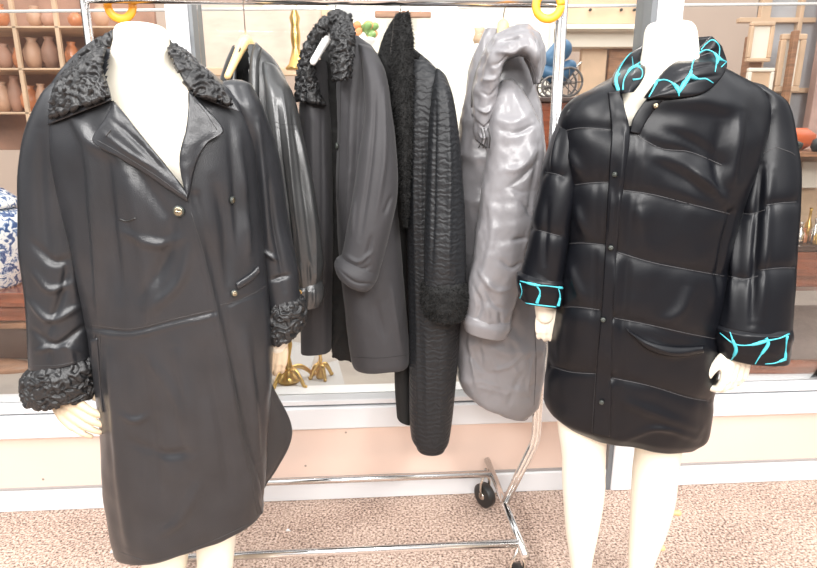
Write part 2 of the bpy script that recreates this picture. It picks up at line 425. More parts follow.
# ================================================================== MANNEQUINS
def hand_mesh(mb, wrist, fwd, side, nrm, L=.17, curl=.5, spread=.06, thumb=1):
    """wrist point, finger direction, thumb-side direction, palm normal"""
    fwd = fwd.normalized(); side = (side - fwd * side.dot(fwd)).normalized(); nrm = fwd.cross(side) * (1 if fwd.cross(side).dot(nrm) > 0 else -1)
    pl = L * .5
    V = lambda a, b, c: wrist + fwd * a * L + side * b * L + nrm * c * L
    capsule(mb, [V(-.3, 0, 0), V(0, 0, 0), V(.08, 0, 0)], [L * .145, L * .135, L * .14])
    for b0, b1 in ((.14, .19), (.05, .07), (-.05, -.06), (-.13, -.18)):
        capsule(mb, [V(.04, b0 * .8, 0), V(.28, (b0 + b1) / 2, -.015), V(.5, b1, 0)], [L * .085, L * .085, L * .07])
    for b, ln, r in ((.19, .40, .058), (.065, .46, .06), (-.06, .43, .057), (-.18, .34, .05)):
        p = V(.49, b, 0); a = 0; pts = [p]; r *= L
        for k, sg in enumerate((.42, .33, .25)):
            a += curl * (.55, 1, .8)[k]; d = fwd * math.cos(a) + nrm * math.sin(a) + side * (b * spread * 4); p = p + d.normalized() * (ln * L * sg); pts.append(p)
        capsule(mb, pts, [r * 1.05, r, r * .9, r * .75])
    a = .75 * thumb
    capsule(mb, [V(.1, .12, .02), V(.25, .27, .06), V(.40, .33, .13), V(.52, .31, .19)], [L * .09, L * .075, L * .063, L * .05])
def mannequin_body(parent, torso, legs, arms, Yf):
    mb = MB()
    def lf(rows, n=50, m=40, e=.95, cap=True):
        s = loft(rows, n, m, e, captop=cap, capk=.35, par=.3); v = s.V.tolist(); f = list(s.F); k = s.m; L = len(v); f.append(tuple(range(L - k, L))); f.append(tuple(range(k - 1, -1, -1))); mb.add(v, f)
    lf(torso, 80, 60)
    for l in legs: lf(l, 60, 40)
    for a in arms: capsule(mb, a[0], a[1], 16, 0, 30)
    return mb
# --- left mannequin
m1 = thing('mannequin', 'headless cream mannequin wearing the long black leather coat', 'mannequin', (W(165, 500, 1.36).x, 1.36, 0))
Y1 = 1.38
torso = [(117, 25, 161, 26, Y1, .055), (113, 32, 165, 33, Y1, .058), (111, 48, 167, 49, Y1, .058), (103, 68, 176, 70, Y1, .066), (86, 86, 205, 90, Y1, .078),
         (72, 104, 224, 110, Y1, .085), (70, 150, 226, 155, Y1, .098), (84, 200, 222, 205, Y1, .108), (100, 270, 214, 270, Y1, .085), (102, 330, 228, 330, Y1, .1), (110, 390, 232, 390, Y1, .1), (130, 425, 225, 425, Y1, .06)]
legs = [[(108, 380, 172, 380, Y1, .08), (122, 450, 180, 450, Y1, .068), (135, 505, 184, 505, Y1, .052), (139, 545, 188, 545, Y1, .05), (145, 590, 182, 590, Y1, .045), (152, 622, 178, 622, Y1, .032), (150, 634, 181, 634, Y1, .036)],
        [(170, 380, 235, 380, Y1, .08), (180, 450, 238, 450, Y1, .068), (192, 505, 237, 505, Y1, .052), (196, 545, 234, 545, Y1, .05), (197, 590, 230, 590, Y1, .045), (200, 622, 226, 622, Y1, .032), (198, 634, 230, 634, Y1, .036)]]
arms = [([W(70, 115, Y1), W(48, 230, Y1), W(58, 330, Y1 - .02), W(63, 400, Y1 - .03)], [.05, .042, .036, .024]),
        ([W(228, 122, Y1), W(262, 230, Y1 + .03), W(280, 330, Y1 + .03), W(277, 345, Y1 + .03)], [.05, .042, .03, .024])]
mb = mannequin_body(m1, torso, legs, arms, Y1)
for x in (165, 214): p = W(x, 634, Y1); capsule(mb, [(p.x, Y1 + .03, .035), (p.x, Y1 - .06, .03), (p.x, Y1 - .15, .022)], [.035, .038, .028], 14)
remesh(mb, 'body', M['mann'], m1, .006, 6)
mb = MB(); hand_mesh(mb, W(58, 398, Y1 - .05), W(92, 430, Y1 - .11) - W(58, 398, Y1 - .05), Vector((.7, 0, .7)), Vector((.3, 1, -.1)), .155, .35)
remesh(mb, 'hand', M['skin'], m1, .0028, 3)
mb = MB(); hand_mesh(mb, W(278, 338, Y1 + .03), W(272, 378, Y1 + .02) - W(278, 338, Y1 + .03), Vector((-1, -.3, 0)), Vector((-.2, 1, 0)), .13, .5)
remesh(mb, 'hand', M['skin'], m1, .0028, 3)
# --- right mannequin
m2 = thing('mannequin', 'headless cream mannequin wearing the quilted black satin jacket', 'mannequin', (W(620, 500, 1.40).x, 1.42, 0))
Y2 = 1.42
torso = [(651, 23, 694, 24, Y2, .052), (648, 30, 697, 31, Y2, .056), (646, 48, 699, 48, Y2, .056), (640, 70, 703, 70, Y2, .064), (624, 88, 722, 84, Y2, .078), (590, 108, 748, 100, Y2, .085),
         (578, 150, 748, 145, Y2, .1), (575, 200, 735, 200, Y2, .112), (580, 270, 705, 270, Y2, .09), (572, 330, 702, 335, Y2, .1), (566, 380, 695, 385, Y2, .1), (585, 415, 675, 418, Y2, .06)]
legs = [[(560, 375, 628, 375, Y2, .085), (559, 427, 608, 432, Y2, .062), (563, 460, 606, 463, Y2, .055), (564, 492, 605, 496, Y2, .055), (567, 535, 598, 535, Y2, .05), (571, 566, 592, 566, Y2, .038), (574, 600, 590, 600, Y2, .03), (572, 618, 592, 618, Y2, .034)],
        [(628, 380, 696, 380, Y2, .085), (638, 446, 681, 454, Y2, .062), (635, 478, 678, 481, Y2, .058), (634, 492, 675, 505, Y2, .056), (632, 530, 667, 532, Y2, .05), (630, 566, 654, 566, Y2, .038), (631, 600, 648, 600, Y2, .03), (629, 618, 650, 618, Y2, .034)]]
arms = [([W(595, 122, Y2), W(560, 210, Y2), W(545, 280, Y2 + .0), W(545, 315, Y2 - .0)], [.05, .042, .03, .024]),
        ([W(755, 118, Y2), W(765, 230, Y2), W(750, 300, Y2 - .08), W(740, 355, Y2 - .11)], [.05, .042, .032, .024])]
mb = mannequin_body(m2, torso, legs, arms, Y2)
for x in (582, 640): p = W(x, 618, Y2); capsule(mb, [(p.x, Y2 + .03, .035), (p.x, Y2 - .06, .03), (p.x, Y2 - .15, .022)], [.033, .036, .027], 14)
remesh(mb, 'body', M['mann'], m2, .006, 6)
mb = MB(); hand_mesh(mb, W(738, 344, Y2 - .11), W(732, 400, Y2 - .12) - W(738, 344, Y2 - .11), Vector((-1, -.45, 0)), Vector((-.4, 1, 0)), .165, .8)
remesh(mb, 'hand', M['mann'], m2, .0028, 3)
mb = MB(); hand_mesh(mb, W(547, 308, Y2), W(548, 350, Y2 + .01) - W(547, 308, Y2), Vector((1, -.3, 0)), Vector((.2, 1, 0)), .125, .5)
remesh(mb, 'hand', M['mann'], m2, .0028, 3)
for x, y in ((676, 513), (660, 548)):
    mb = MB(); p = W(x, y, Y2 + .03); capsule(mb, [p + Vector((-.02, 0, 0)), p, p + Vector((.006, 0, 0))], [.006, .007, .009], 12, 0, 8); mb.build('rod_fitting', M['wood'], m2)

# ================================================================== LEFT COAT (black leather)
c1 = thing('leather_coat', 'long black leather coat with curly lambswool collar and cuffs, on the left mannequin', 'coat', (W(180, 540, 1.36).x, 1.36, W(180, 560, 1.36).z))
YB = 1.37
body = loft([(108, 50, 180, 54, YB, .085), (88, 62, 204, 68, YB, .1), (62, 80, 232, 86, YB, .115), (50, 104, 246, 108, YB, .125), (52, 150, 256, 150, YB, .14), (66, 215, 262, 215, YB, .14),
             (80, 280, 268, 280, YB, .135), (90, 340, 272, 340, YB, .135), (97, 400, 272, 395, YB, .135), (103, 465, 268, 455, YB, .13), (109, 520, 266, 498, YB, .125), (114, 552, 264, 520, YB, .124), (118, 568, 264, 530, YB, .118)], 260, 190, .9, hem=.12)
body.begin(); body.wrinkle(11, 5, 1.6, 3, 2).wrinkle(4.5, 11, 7, 9, 2)
ff = lambda p_, w_, h_, *a: body.fold(p_, w_, h_ * (1.45 if not a else 1), *a)
# overlap edge of the front, waist seam and drape folds
ff([(187, 195), (200, 245), (213, 300), (228, 370), (240, 440), (262, 522)], 5, 7, False)
ff([(195, 195), (208, 245), (221, 300), (236, 370), (250, 440), (266, 500)], 7, -7, False)
for pts, w_, h_ in [([(85, 120), (92, 180), (98, 260), (100, 320)], 12, 8), ([(105, 130), (112, 220), (120, 300)], 10, -7), ([(130, 175), (140, 230), (150, 300), (145, 330)], 14, 7),
                    ([(175, 215), (165, 260), (140, 300)], 10, -6), ([(190, 240), (180, 280), (150, 312)], 9, 6), ([(215, 180), (225, 230), (228, 290)], 12, -7), ([(240, 130), (246, 190), (250, 260)], 9, 8),
                    ([(230, 120), (236, 190), (238, 250)], 8, -7), ([(110, 340), (118, 420), (125, 500), (130, 550)], 16, 8), ([(140, 350), (150, 420), (160, 520)], 18, -7), ([(175, 345), (188, 400), (195, 470)], 16, 8),
                    ([(150, 360), (175, 400), (185, 440)], 9, 6), ([(205, 350), (220, 420), (232, 500)], 12, -7), ([(245, 330), (252, 400), (258, 460)], 12, 8), ([(110, 400), (135, 420), (160, 410)], 8, 5), ([(70, 110), (90, 140), (120, 160)], 12, 6),
                    ([(200, 480), (180, 520), (160, 535)], 12, 6), ([(120, 145), (150, 190), (170, 220)], 12, -6), ([(120, 230), (160, 245), (185, 235)], 10, 5), ([(130, 440), (160, 455), (200, 450)], 12, -5)]:
    ff(pts, w_, h_)
ff([(90, 327), (130, 331), (170, 322), (213, 312), (240, 300), (268, 290)], 3, -3.5, False)
ff([(90, 332), (130, 336), (170, 327), (214, 317)], 3.5, 3, False)
ff([(97, 335), (97, 380), (101, 415)], 3, -4, False)
body.fix()
bodyU = Surf(np.zeros((2, 3, 3)), False); bodyU.bvh = body.bvh; bodyU.V = body.V
for L in ([(90, 325), (130, 329), (170, 320), (213, 310)], [(90, 330), (130, 334), (170, 325), (213, 315)], [(191, 212), (204, 255), (216, 305), (232, 375), (245, 445), (258, 515)],
          [(220, 305), (240, 300), (268, 285)], [(95, 335), (96, 380), (100, 412)], [(100, 333), (101, 380), (105, 412)], [(120, 552), (150, 561), (200, 546), (258, 520)]):
    body.seam(L, .7, 1, .2)
body.cut([(112, 40), (108, 60), (105, 85), (113, 104), (140, 138), (180, 186), (186, 192), (187, 160), (192, 120), (195, 95), (180, 66), (168, 44)], YB - .01)
body.build('body', [M['leather'], M['leather_edge']], c1)
# back panel swinging out at the hem
bp = ribbon([(262, 380, YB + .03), (266, 430, YB + .04), (264, 485, YB + .04)], [(272, 385, YB + .05), (292, 435, YB + .1), (262, 492, YB + .06)], 60, 24, .01, .004)
bp.fold([(272, 388), (291, 433), (265, 488)], 3, 3, False); bp.build('back_panel', M['leather'], c1)
def sleeve(rows, name, mats, parent, folds=(), n=150, m=90, seams=(), wr=(4, 9, 5, 1), e=.9, cap=True, hem=.03, quilts=()):
    s = loft(rows, n, m, e, hem=hem, captop=cap).begin(); s.wrinkle(*wr)
    for pts, w_, h_ in folds: s.fold(pts, w_, h_ * 1.3)
    for q in quilts: s.fold(q, 12, -8, False, True)
    s.fix()
    for q in seams: s.seam(q, .7, 1, .2)
    return s.build(name, mats, parent), s
o, sv1 = sleeve([(60, 76, 92, 88, YB, .045), (44, 92, 90, 108, YB - .01, .062), (28, 130, 82, 145, YB - .01, .07), (21, 190, 79, 195, YB - .01, .068), (22, 250, 82, 250, YB - .015, .064), (27, 310, 88, 305, YB - .02, .06), (30, 372, 91, 362, YB - .03, .056)],
    'sleeve', [M['leather'], M['leather_edge']], c1,
    [([(40, 130), (42, 200), (48, 260)], 12, -7), ([(60, 150), (66, 220), (76, 300)], 9, 8), ([(28, 300), (50, 320), (82, 305)], 8, 6), ([(32, 330), (55, 345), (86, 325)], 7, -7), ([(36, 352), (60, 345), (80, 352)], 6, 6), ([(45, 340), (50, 362)], 5, -5),
     ([(68, 345), (74, 364)], 5, 6), ([(30, 240), (55, 262), (75, 255)], 8, -5), ([(32, 270), (50, 290), (74, 282)], 8, 5), ([(72, 250), (60, 300), (42, 345)], 7, -6)],
    seams=[[(28, 366), (60, 365), (88, 358)]])
o, sv2 = sleeve([(218, 88, 250, 84, YB + .02, .04), (232, 105, 262, 110, YB + .02, .055), (246, 160, 278, 160, YB + .04, .06), (252, 220, 286, 222, YB + .045, .06), (260, 270, 296, 268, YB + .045, .056), (268, 310, 299, 300, YB + .04, .052)],
    'sleeve', [M['leather'], M['leather_edge']], c1, [([(258, 120), (264, 180), (270, 250)], 7, 8), ([(268, 180), (276, 240), (285, 290)], 6, -7), ([(262, 250), (280, 262)], 5, 6), ([(270, 280), (290, 275)], 5, -6)], seams=[])
def cuff(rows, parent, fur='karakul', n=90, m=240, amp=5.5, f=72, hair=0, name='cuff'):
    s = loft(rows, n, m, .9, hem=.03, captop=True, par=.3).begin(); s.wrinkle(3, 20, 20, 5, 2)
    if amp: s.curls(amp, f)
    if hair: s.hairs(hair, .007)
    return s.build(name, [M[fur]], parent)
cuff([(28, 374, 93, 362, YB - .03, .058), (24, 379, 95, 369, YB - .03, .068), (24, 392, 96, 385, YB - .03, .07), (27, 402, 94, 395, YB - .03, .066)], c1)
cuff([(268, 308, 297, 298, YB + .04, .05), (266, 316, 302, 304, YB + .04, .06), (267, 330, 303, 324, YB + .04, .06), (272, 342, 298, 332, YB + .04, .054)], c1)
# collar: leather underside with curly wool on top
la = [(42, 127, 1.4), (47, 92, 1.4), (66, 63, 1.42), (90, 42, 1.45), (112, 32, 1.47)]; lb = [(111, 100, 1.4), (107, 84, 1.4), (102, 70, 1.4), (104, 52, 1.42), (113, 38, 1.46)]
cl = ribbon(la, lb, 70, 30, .004, .005, bodyU, .010); cl.build('collar', M['leather'], c1, {'label': 'smooth leather underside of the collar'})
cf = ribbon([(50, 117, 1.38), (55, 92, 1.38), (70, 68, 1.4), (90, 47, 1.43), (113, 33, 1.45)], [(108, 96, 1.38), (105, 84, 1.38), (101, 70, 1.38), (103, 52, 1.4), (113, 40, 1.44)], 130, 60, .008, .006, bodyU, .018)
cf.curls(6, 72, 2); cf.build('collar_wool', M['karakul'], c1, {'label': 'black curly lambswool on the collar'})
ra = [(240, 112, 1.4), (228, 94, 1.4), (208, 72, 1.42), (186, 50, 1.45), (167, 40, 1.47)]; rb = [(190, 94, 1.4), (184, 82, 1.4), (176, 66, 1.4), (171, 54, 1.43), (167, 46, 1.46)]
cl = ribbon(ra, rb, 70, 30, .004, .005, bodyU, .010); cl.build('collar', M['leather'], c1, {'label': 'smooth leather underside of the collar'})
cf = ribbon([(233, 104, 1.38), (222, 90, 1.38), (205, 72, 1.4), (186, 53, 1.43), (167, 41, 1.45)], [(196, 94, 1.38), (186, 82, 1.38), (177, 66, 1.38), (171, 54, 1.41), (167, 48, 1.44)], 110, 44, .007, .006, bodyU, .018)
cf.curls(6, 72, 8); cf.build('collar_wool', M['karakul'], c1, {'label': 'black curly lambswool on the collar'})
# lapels
lp = ribbon([(113, 102, 1.4), (104, 120, 1.4), (92, 141, 1.4), (118, 157, 1.4), (152, 178, 1.4), (187, 202, 1.4)], [(114, 102, 1.4), (124, 114, 1.4), (138, 132, 1.4), (156, 154, 1.4), (172, 174, 1.4), (187, 193, 1.4)], 110, 26, .004, .005, bodyU, .014)
lp.fold([(100, 130), (125, 150), (160, 172)], 5, 2.5); lp.fold([(110, 118), (135, 140), (165, 172)], 5, -2.5); lp.wrinkle(1.5, 30, 30); lp.fix()
lp.seam([(97, 140), (120, 153), (155, 175), (183, 195)], .7, 1); lp.seam([(106, 136), (111, 130)], 1.6, 1)
lp.build('lapel', [M['leather'], M['leather_edge']], c1)
lp = ribbon([(190, 92, 1.4), (205, 108, 1.4), (223, 131, 1.4), (208, 142, 1.4), (196, 162, 1.4), (188, 198, 1.4)], [(188, 92, 1.4), (188, 112, 1.4), (186, 130, 1.4), (181, 150, 1.4), (180, 172, 1.4), (186, 194, 1.4)], 100, 22, .004, .005, bodyU, .013)
lp.wrinkle(1.5, 30, 30, 5); lp.fix(); lp.seam([(192, 97), (206, 113), (217, 130)], .7, 1)
lp.build('lapel', [M['leather'], M['leather_edge']], c1)
for x, y in ((179, 211), (231, 200), (234, 293)):
    mb = MB(); p, n_ = bodyU.hit(x, y); p += n_ * .003; button(mb, p, n_, .012 if x < 200 else .008, 0, .004); button(mb, p + n_ * .003, n_, .009 if x < 200 else .0055, 1, .0016); mb.build('button', [M['dark'], M['gold']], c1)
mb = MB(); tube(mb, bodyU.line([(119, 219), (127, 221), (136, 218)], 12, .001), .0016, 6, 0, flat=.5); mb.build('buttonhole', M['blackp'], c1)
pw = ribbon([(236, 283, 1.4), (250, 274, 1.4), (258, 266, 1.4)], [(238, 290, 1.4), (252, 281, 1.4), (260, 272, 1.4)], 24, 8, .003, .003, bodyU, .004); pw.build('pocket_welt', M['leather'], c1)
pw = ribbon([(90, 340, 1.4), (93, 380, 1.4), (97, 412, 1.4)], [(97, 338, 1.4), (100, 380, 1.4), (103, 412, 1.4)], 24, 8, .003, .003, bodyU, .003); pw.build('pocket_welt', M['leather'], c1)

# ================================================================== RIGHT COAT (quilted satin)
c2 = thing('quilted_jacket', 'quilted black satin jacket with turquoise giraffe-print collar and cuffs, on the right mannequin', 'jacket', (W(625, 440, 1.4).x, 1.41, W(625, 450, 1.41).z))
YB = 1.42
b2 = loft([(632, 66, 716, 60, YB, .085), (606, 80, 738, 72, YB, .10), (578, 96, 764, 88, YB, .115), (562, 120, 775, 112, YB, .125), (560, 160, 762, 155, YB, .14), (560, 210, 742, 205, YB, .145),
           (558, 270, 728, 270, YB, .145), (555, 330, 720, 335, YB, .145), (552, 380, 714, 390, YB, .14), (549, 405, 710, 425, YB, .135), (550, 424, 706, 450, YB, .125), (562, 432, 696, 456, YB, .11)], 230, 180, .85, hem=.1)
b2.begin(); b2.wrinkle(9, 5, 4, 7, 2).wrinkle(3.0, 14, 12, 2, 2)
ql = [[(556, 133), (580, 128), (612, 130)], [(560, 187), (590, 183), (612, 182)], [(557, 245), (580, 243), (605, 245)], [(553, 308), (575, 307), (600, 310)], [(550, 366), (570, 372), (598, 374)],
      [(626, 128), (660, 148), (690, 152), (722, 165)], [(620, 190), (650, 194), (690, 204), (730, 214)], [(617, 252), (650, 262), (690, 270), (724, 276)], [(614, 318), (645, 324), (690, 334), (722, 340)], [(612, 378), (650, 386), (690, 398), (716, 402)]]
for q in ql: b2.fold(q, 13, -9, False, True)
for pts, w_, h_ in [([(632, 75), (626, 120), (622, 180), (616, 260), (612, 340), (610, 435)], 5, 7), ([(640, 120), (634, 180), (628, 260), (622, 340), (618, 435)], 8, -6), ([(600, 140), (596, 220), (594, 300), (590, 420)], 4, -3),
                    ([(680, 160), (710, 185), (728, 205)], 10, 7), ([(665, 130), (690, 140), (720, 160)], 10, -6), ([(740, 110), (735, 150), (728, 190)], 12, 8), ([(720, 120), (718, 160), (720, 200)], 12, -8), ([(650, 160), (680, 175), (715, 200)], 14, -6),
                    ([(730, 215), (722, 250), (716, 300)], 9, -8), ([(640, 205), (645, 235), (642, 255)], 14, 5), ([(690, 285), (680, 310), (660, 325)], 14, 5), ([(640, 340), (670, 352), (700, 350)], 10, 7), ([(570, 150), (580, 175)], 12, 6),
                    ([(575, 205), (585, 235)], 12, 6), ([(570, 265), (582, 300)], 12, 6), ([(620, 400), (660, 415), (700, 430)], 14, 6), ([(625, 440), (660, 428), (700, 440)], 9, 6), ([(655, 100), (700, 100), (745, 110)], 20, 8)]:
    b2.fold(pts, w_, h_ * 1.3)
b2.fix(); b2U = Surf(np.zeros((2, 3, 3)), False); b2U.bvh = b2.bvh; b2U.V = b2.V
for q in ql: b2.seam(q, .9, 1, -.2)
b2.seam([(612, 128), (608, 200), (603, 300), (596, 375), (592, 432)], .7, 1, .1)
b2.cut([(640, 40), (636, 75), (616, 95), (622, 112), (628, 128), (636, 122), (652, 104), (684, 84), (704, 60), (704, 40)], YB - .01)
b2.fix(); b2.build('body', [M['satin'], M['satin_st']], c2)
# front placket lying over the opening
pk = ribbon([(608, 92, 1.5), (610, 108, 1.5), (612, 130, 1.5), (611, 150, 1.5), (607, 220, 1.5), (603, 300, 1.5), (597, 370, 1.5), (593, 434, 1.5)], [(621, 90, 1.5), (625, 108, 1.5), (630, 130, 1.5), (624, 180, 1.5), (617, 250, 1.5), (612, 340, 1.5), (610, 437, 1.5)], 200, 20, .003, .004, b2U, .005)
pk.wrinkle(2.5, 25, 14, 4); pk.fold([(612, 190), (609, 245)], 4, 3); pk.build('front_placket', M['satin'], c2)
for x, y in ((619, 174), (611, 247), (603, 319), (602, 400)):
    p, n_ = pk.hit(x, y) if False else b2U.hit(x, y); mb = MB(); button(mb, p + n_ * .013, n_, .0055, 0, .004); mb.build('snap_button', M['dark'], c2)
p, n_ = b2U.hit(655, 106); mb = MB(); button(mb, p + n_ * .006, n_, .0055, 0, .004); mb.build('snap_button', M['gold'], c2, props={'label': 'brass snap under the collar'})
pw = ribbon([(626, 328, 1.5), (648, 341, 1.5), (675, 347, 1.5), (704, 346, 1.5)], [(632, 336, 1.5), (648, 350, 1.5), (675, 357, 1.5), (704, 353, 1.5)], 60, 14, .006, .004, b2U, .004); pw.build('pocket_welt', M['satin'], c2)
o, s2r = sleeve([(735, 84, 762, 86, YB, .045), (748, 98, 786, 104, YB, .06), (742, 150, 795, 150, YB - .01, .07), (735, 210, 797, 210, YB - .04, .068), (727, 270, 795, 270, YB - .075, .066), (719, 330, 790, 335, YB - .105, .06)],
    'sleeve', [M['satin'], M['satin_st']], c2, [([(762, 165), (756, 230), (752, 325)], 6, -9), ([(770, 170), (766, 240), (762, 320)], 9, 6), ([(740, 180), (734, 250), (730, 320)], 8, 6), ([(770, 110), (752, 140), (740, 170)], 9, 7)], wr=(5, 8, 6, 4), quilts=[[(736, 212), (750, 214), (765, 210)], [(766, 205), (780, 203), (796, 202)], [(728, 276), (745, 279), (758, 276)], [(760, 270), (780, 268), (795, 268)]],
    seams=[[(742, 170), (755, 158), (776, 147)], [(776, 147), (790, 152), (795, 155)], [(736, 212), (750, 214), (765, 210)], [(766, 205), (780, 203), (796, 202)], [(728, 276), (745, 279), (758, 276)], [(760, 270), (780, 268), (795, 268)]])
o, s2l = sleeve([(584, 98, 604, 96, YB + .02, .045), (562, 120, 590, 125, YB + .01, .06), (548, 160, 582, 165, YB, .065), (538, 200, 576, 205, YB - .01, .062), (530, 240, 570, 245, YB - .015, .06), (522, 278, 564, 285, YB - .02, .054)],
    'sleeve', [M['satin'], M['satin_st']], c2, [([(548, 200), (545, 240), (545, 270)], 8, -6), ([(560, 130), (552, 170)], 8, 6)], wr=(5, 8, 6, 6), quilts=[[(545, 172), (556, 174), (562, 176)], [(530, 228), (545, 232), (560, 236)]], seams=[[(545, 172), (556, 174), (562, 176)], [(530, 228), (545, 232), (560, 236)]])
def print_cuff(rows, strokes, parent):
    s = loft(rows, 60, 120, .85, hem=.03, captop=True).begin(); s.wrinkle(2.5, 20, 30, 5, 2); s.fix()
    for q, r_ in strokes: s.seam(q, 1, 1, .2, rr=r_)
    return s.build('cuff', [M['satin'], M['cyan']], parent)
print_cuff([(718, 330, 791, 333, YB - .105, .058), (716, 334, 791, 335, YB - .105, .066), (716, 350, 789, 350, YB - .105, .068), (719, 360, 787, 365, YB - .105, .062)],
    [([(720, 333), (735, 344), (750, 345), (766, 341), (780, 338), (789, 334)], [1, 2, 1.5, 3.2, 1.5, 2]), ([(730, 332), (733, 341), (736, 350), (731, 361)], [1, 2.5, 3, 1.2]), ([(766, 338), (768, 344), (760, 356), (755, 364)], [2.5, 3, 2, 1.2]),
     ([(787, 336), (786, 346), (785, 358)], [2.5, 1.5, 2.8]), ([(785, 359), (775, 363), (765, 364)], [3, 1.5, 1])], c2)
print_cuff([(522, 276, 566, 282, YB - .02, .052), (518, 280, 566, 286, YB - .02, .06), (518, 292, 564, 298, YB - .02, .06), (520, 302, 562, 308, YB - .02, .056)],
    [([(520, 281), (536, 285), (548, 286), (562, 288)], [1.5, 2.8, 1.2, 2.5]), ([(520, 283), (522, 292), (519, 301)], [1.5, 1, 2]), ([(536, 285), (540, 292), (537, 303)], [2, 2, 3]), ([(558, 287), (560, 296), (558, 306)], [1, 2, 3]), ([(520, 302), (538, 305), (556, 307)], [1, 2, 1.5])], c2)
# printed quilted collar
fc = ribbon([(630, 132, 1.5), (634, 118, 1.5), (643, 104, 1.5), (656, 88, 1.5)], [(640, 134, 1.5), (646, 122, 1.5), (656, 108, 1.5), (668, 96, 1.5)], 50, 12, .002, .004, b2U, .003); fc.build('facing', M['satin'], c2)
col = ribbon([(652, 99, 1.5), (672, 99, 1.5), (700, 94, 1.5), (716, 84, 1.5), (727, 66, 1.5), (722, 46, 1.48)], [(645, 98, 1.5), (655, 84, 1.5), (668, 68, 1.45), (684, 57, 1.42), (700, 48, 1.42), (712, 36, 1.46)], 120, 44, .016, .01, b2U, .006)
col.fold([(660, 92), (690, 80), (720, 75)], 4, -4); col.fold([(675, 72), (700, 66), (722, 62)], 4, -4); col.fold([(690, 60), (705, 54), (718, 50)], 4, -3); col.fix()
for q, r_ in [([(649, 97), (654, 88), (657, 81)], [1.2, 2, 2.5]), ([(657, 81), (665, 80), (672, 83), (678, 90), (679, 96)], [2.5, 1.6, 1.8, 3.5, 1.5]), ([(679, 92), (686, 81), (690, 75), (693, 62), (697, 55), (706, 50), (714, 53), (718, 60)], [2.5, 4, 3, 1.2, 2.5, 1.6, 1.8, 3.2]),
              ([(690, 76), (698, 79), (706, 79), (713, 83)], [4, 2, 1.8, 1]), ([(688, 56), (695, 57)], [1.5, 2.8]), ([(718, 58), (716, 66), (715, 72)], [3.8, 1.5, 1]), ([(718, 59), (724, 61), (727, 62)], [3.5, 2, 1]), ([(701, 50), (706, 44), (713, 40), (719, 46), (719, 56)], [1.2, 1.6, 1.5, 1.2, 1.5])]:
    col.seam(q, 1, 1, .3, rr=r_)
col.build('collar', [M['satin'], M['cyan']], c2)
col = ribbon([(620, 94, 1.5), (613, 82, 1.5), (617, 70, 1.48), (628, 56, 1.46), (644, 45, 1.48)], [(634, 92, 1.46), (640, 84, 1.44), (645, 74, 1.43), (645, 62, 1.44), (646, 50, 1.48)], 90, 30, .016, .01, b2U, .006)
col.fix()
for q, r_ in [([(619, 92), (616, 80), (620, 68), (630, 54), (643, 45)], [3, 2.5, 1.8, 1.2, 1.5]), ([(623, 90), (624, 80), (630, 70), (636, 66), (640, 62)], [2, 1.2, 2, 3.2, 1.5]), ([(636, 66), (642, 70), (641, 78), (633, 80)], [2.5, 1.2, 1.2, 2.2]), ([(615, 79), (619, 75)], [1, 3])]:
    col.seam(q, 1, 1, .3, rr=r_)
col.build('collar', [M['satin'], M['cyan']], c2)
# the band of the collar behind the neck
col = ribbon([(640, 48, 1.52), (672, 40, 1.54), (712, 36, 1.52)], [(640, 62, 1.52), (672, 56, 1.54), (714, 56, 1.52)], 30, 8, .0, .01); col.build('collar_band', [M['satin']], c2)

# ================================================================== HANGING GARMENTS
YR = 1.75  # rail distance
def hanger(label, px, ytop, py, mat_, Y, half, tilt, grp=None, hookmat='chrome', bite=None):
    """centre pixel of the shoulder point, ytop = hook top pixel"""
    c = W(px, py, Y); top = W(px, ytop, Y)
    t = thing('clothes_hanger', label, 'hanger', (c.x, c.y, c.z), grp)
    d = Vector((math.cos(tilt), math.sin(tilt), 0))
    mb = MB(); pts = [c + d * (x * half) + Vector((0, 0, z)) for x, z in ((-1, -.085), (-.6, -.045), (-.25, -.01), (0, .008), (.25, -.01), (.6, -.045), (1, -.085))]
    capsule(mb, pts, [.009, .011, .014, .016, .014, .011, .009], 12, 0, 40); mb.build('arms', mat_, t)
    mb = MB(); z0 = c.z + .01; zt = RAILZ + .012
    tube(mb, [(c.x, c.y, z0), (c.x, c.y, RAILZ - .03)] + [(c.x + .018 * math.sin(a) , c.y + .02 * -math.cos(a) + .0, RAILZ - .006 + .019 * (1 - math.cos(a)) * .9) for a in (.3, .9, 1.5, 2.1, 2.7, 3.3)], .0018, 8, 0, n=30); mb.build('hook', M[hookmat], t)
    return t
RAILZ = W(340, 1, YR).z - .004
# ---- G1 leather jacket
g1 = thing('leather_jacket', 'black leather jacket with strapped elasticated cuff on a wooden hanger, behind the long leather coat', 'jacket', (W(285, 300, 1.72).x, 1.72, W(285, 320, 1.72).z))
hanger('pale wooden clothes hanger holding the leather jacket, behind the left mannequin', 246, 0, 44, M['wood'], 1.70, .07, 1.0)
Y = 1.73
s = loft([(233, 46, 258, 44, Y, .04), (226, 62, 272, 58, Y, .06), (218, 90, 285, 85, Y, .075), (215, 140, 290, 140, Y, .08), (218, 220, 296, 220, Y, .08), (228, 300, 298, 300, Y, .075)], 160, 110, .9, hem=.06).begin()
s.wrinkle(6, 9, 2, 11, 2)
for q in ([(255, 90), (258, 160), (256, 230)], [(275, 90), (272, 150), (270, 220)]): s.fold(q, 8, 8)
s.fix(); g1U = s
s.seam([(250, 118), (262, 120), (272, 120)], 1, 1); s.seam([(252, 124), (262, 126), (272, 126)], 1, 1); s.seam([(250, 150), (262, 155), (272, 150)], 1, 1)
s.cut([(235, 40), (234, 60), (236, 120), (247, 130), (250, 110), (249, 60), (247, 38)], Y - .01)
s.build('body', [M['leather2'], M['leather_edge']], g1)
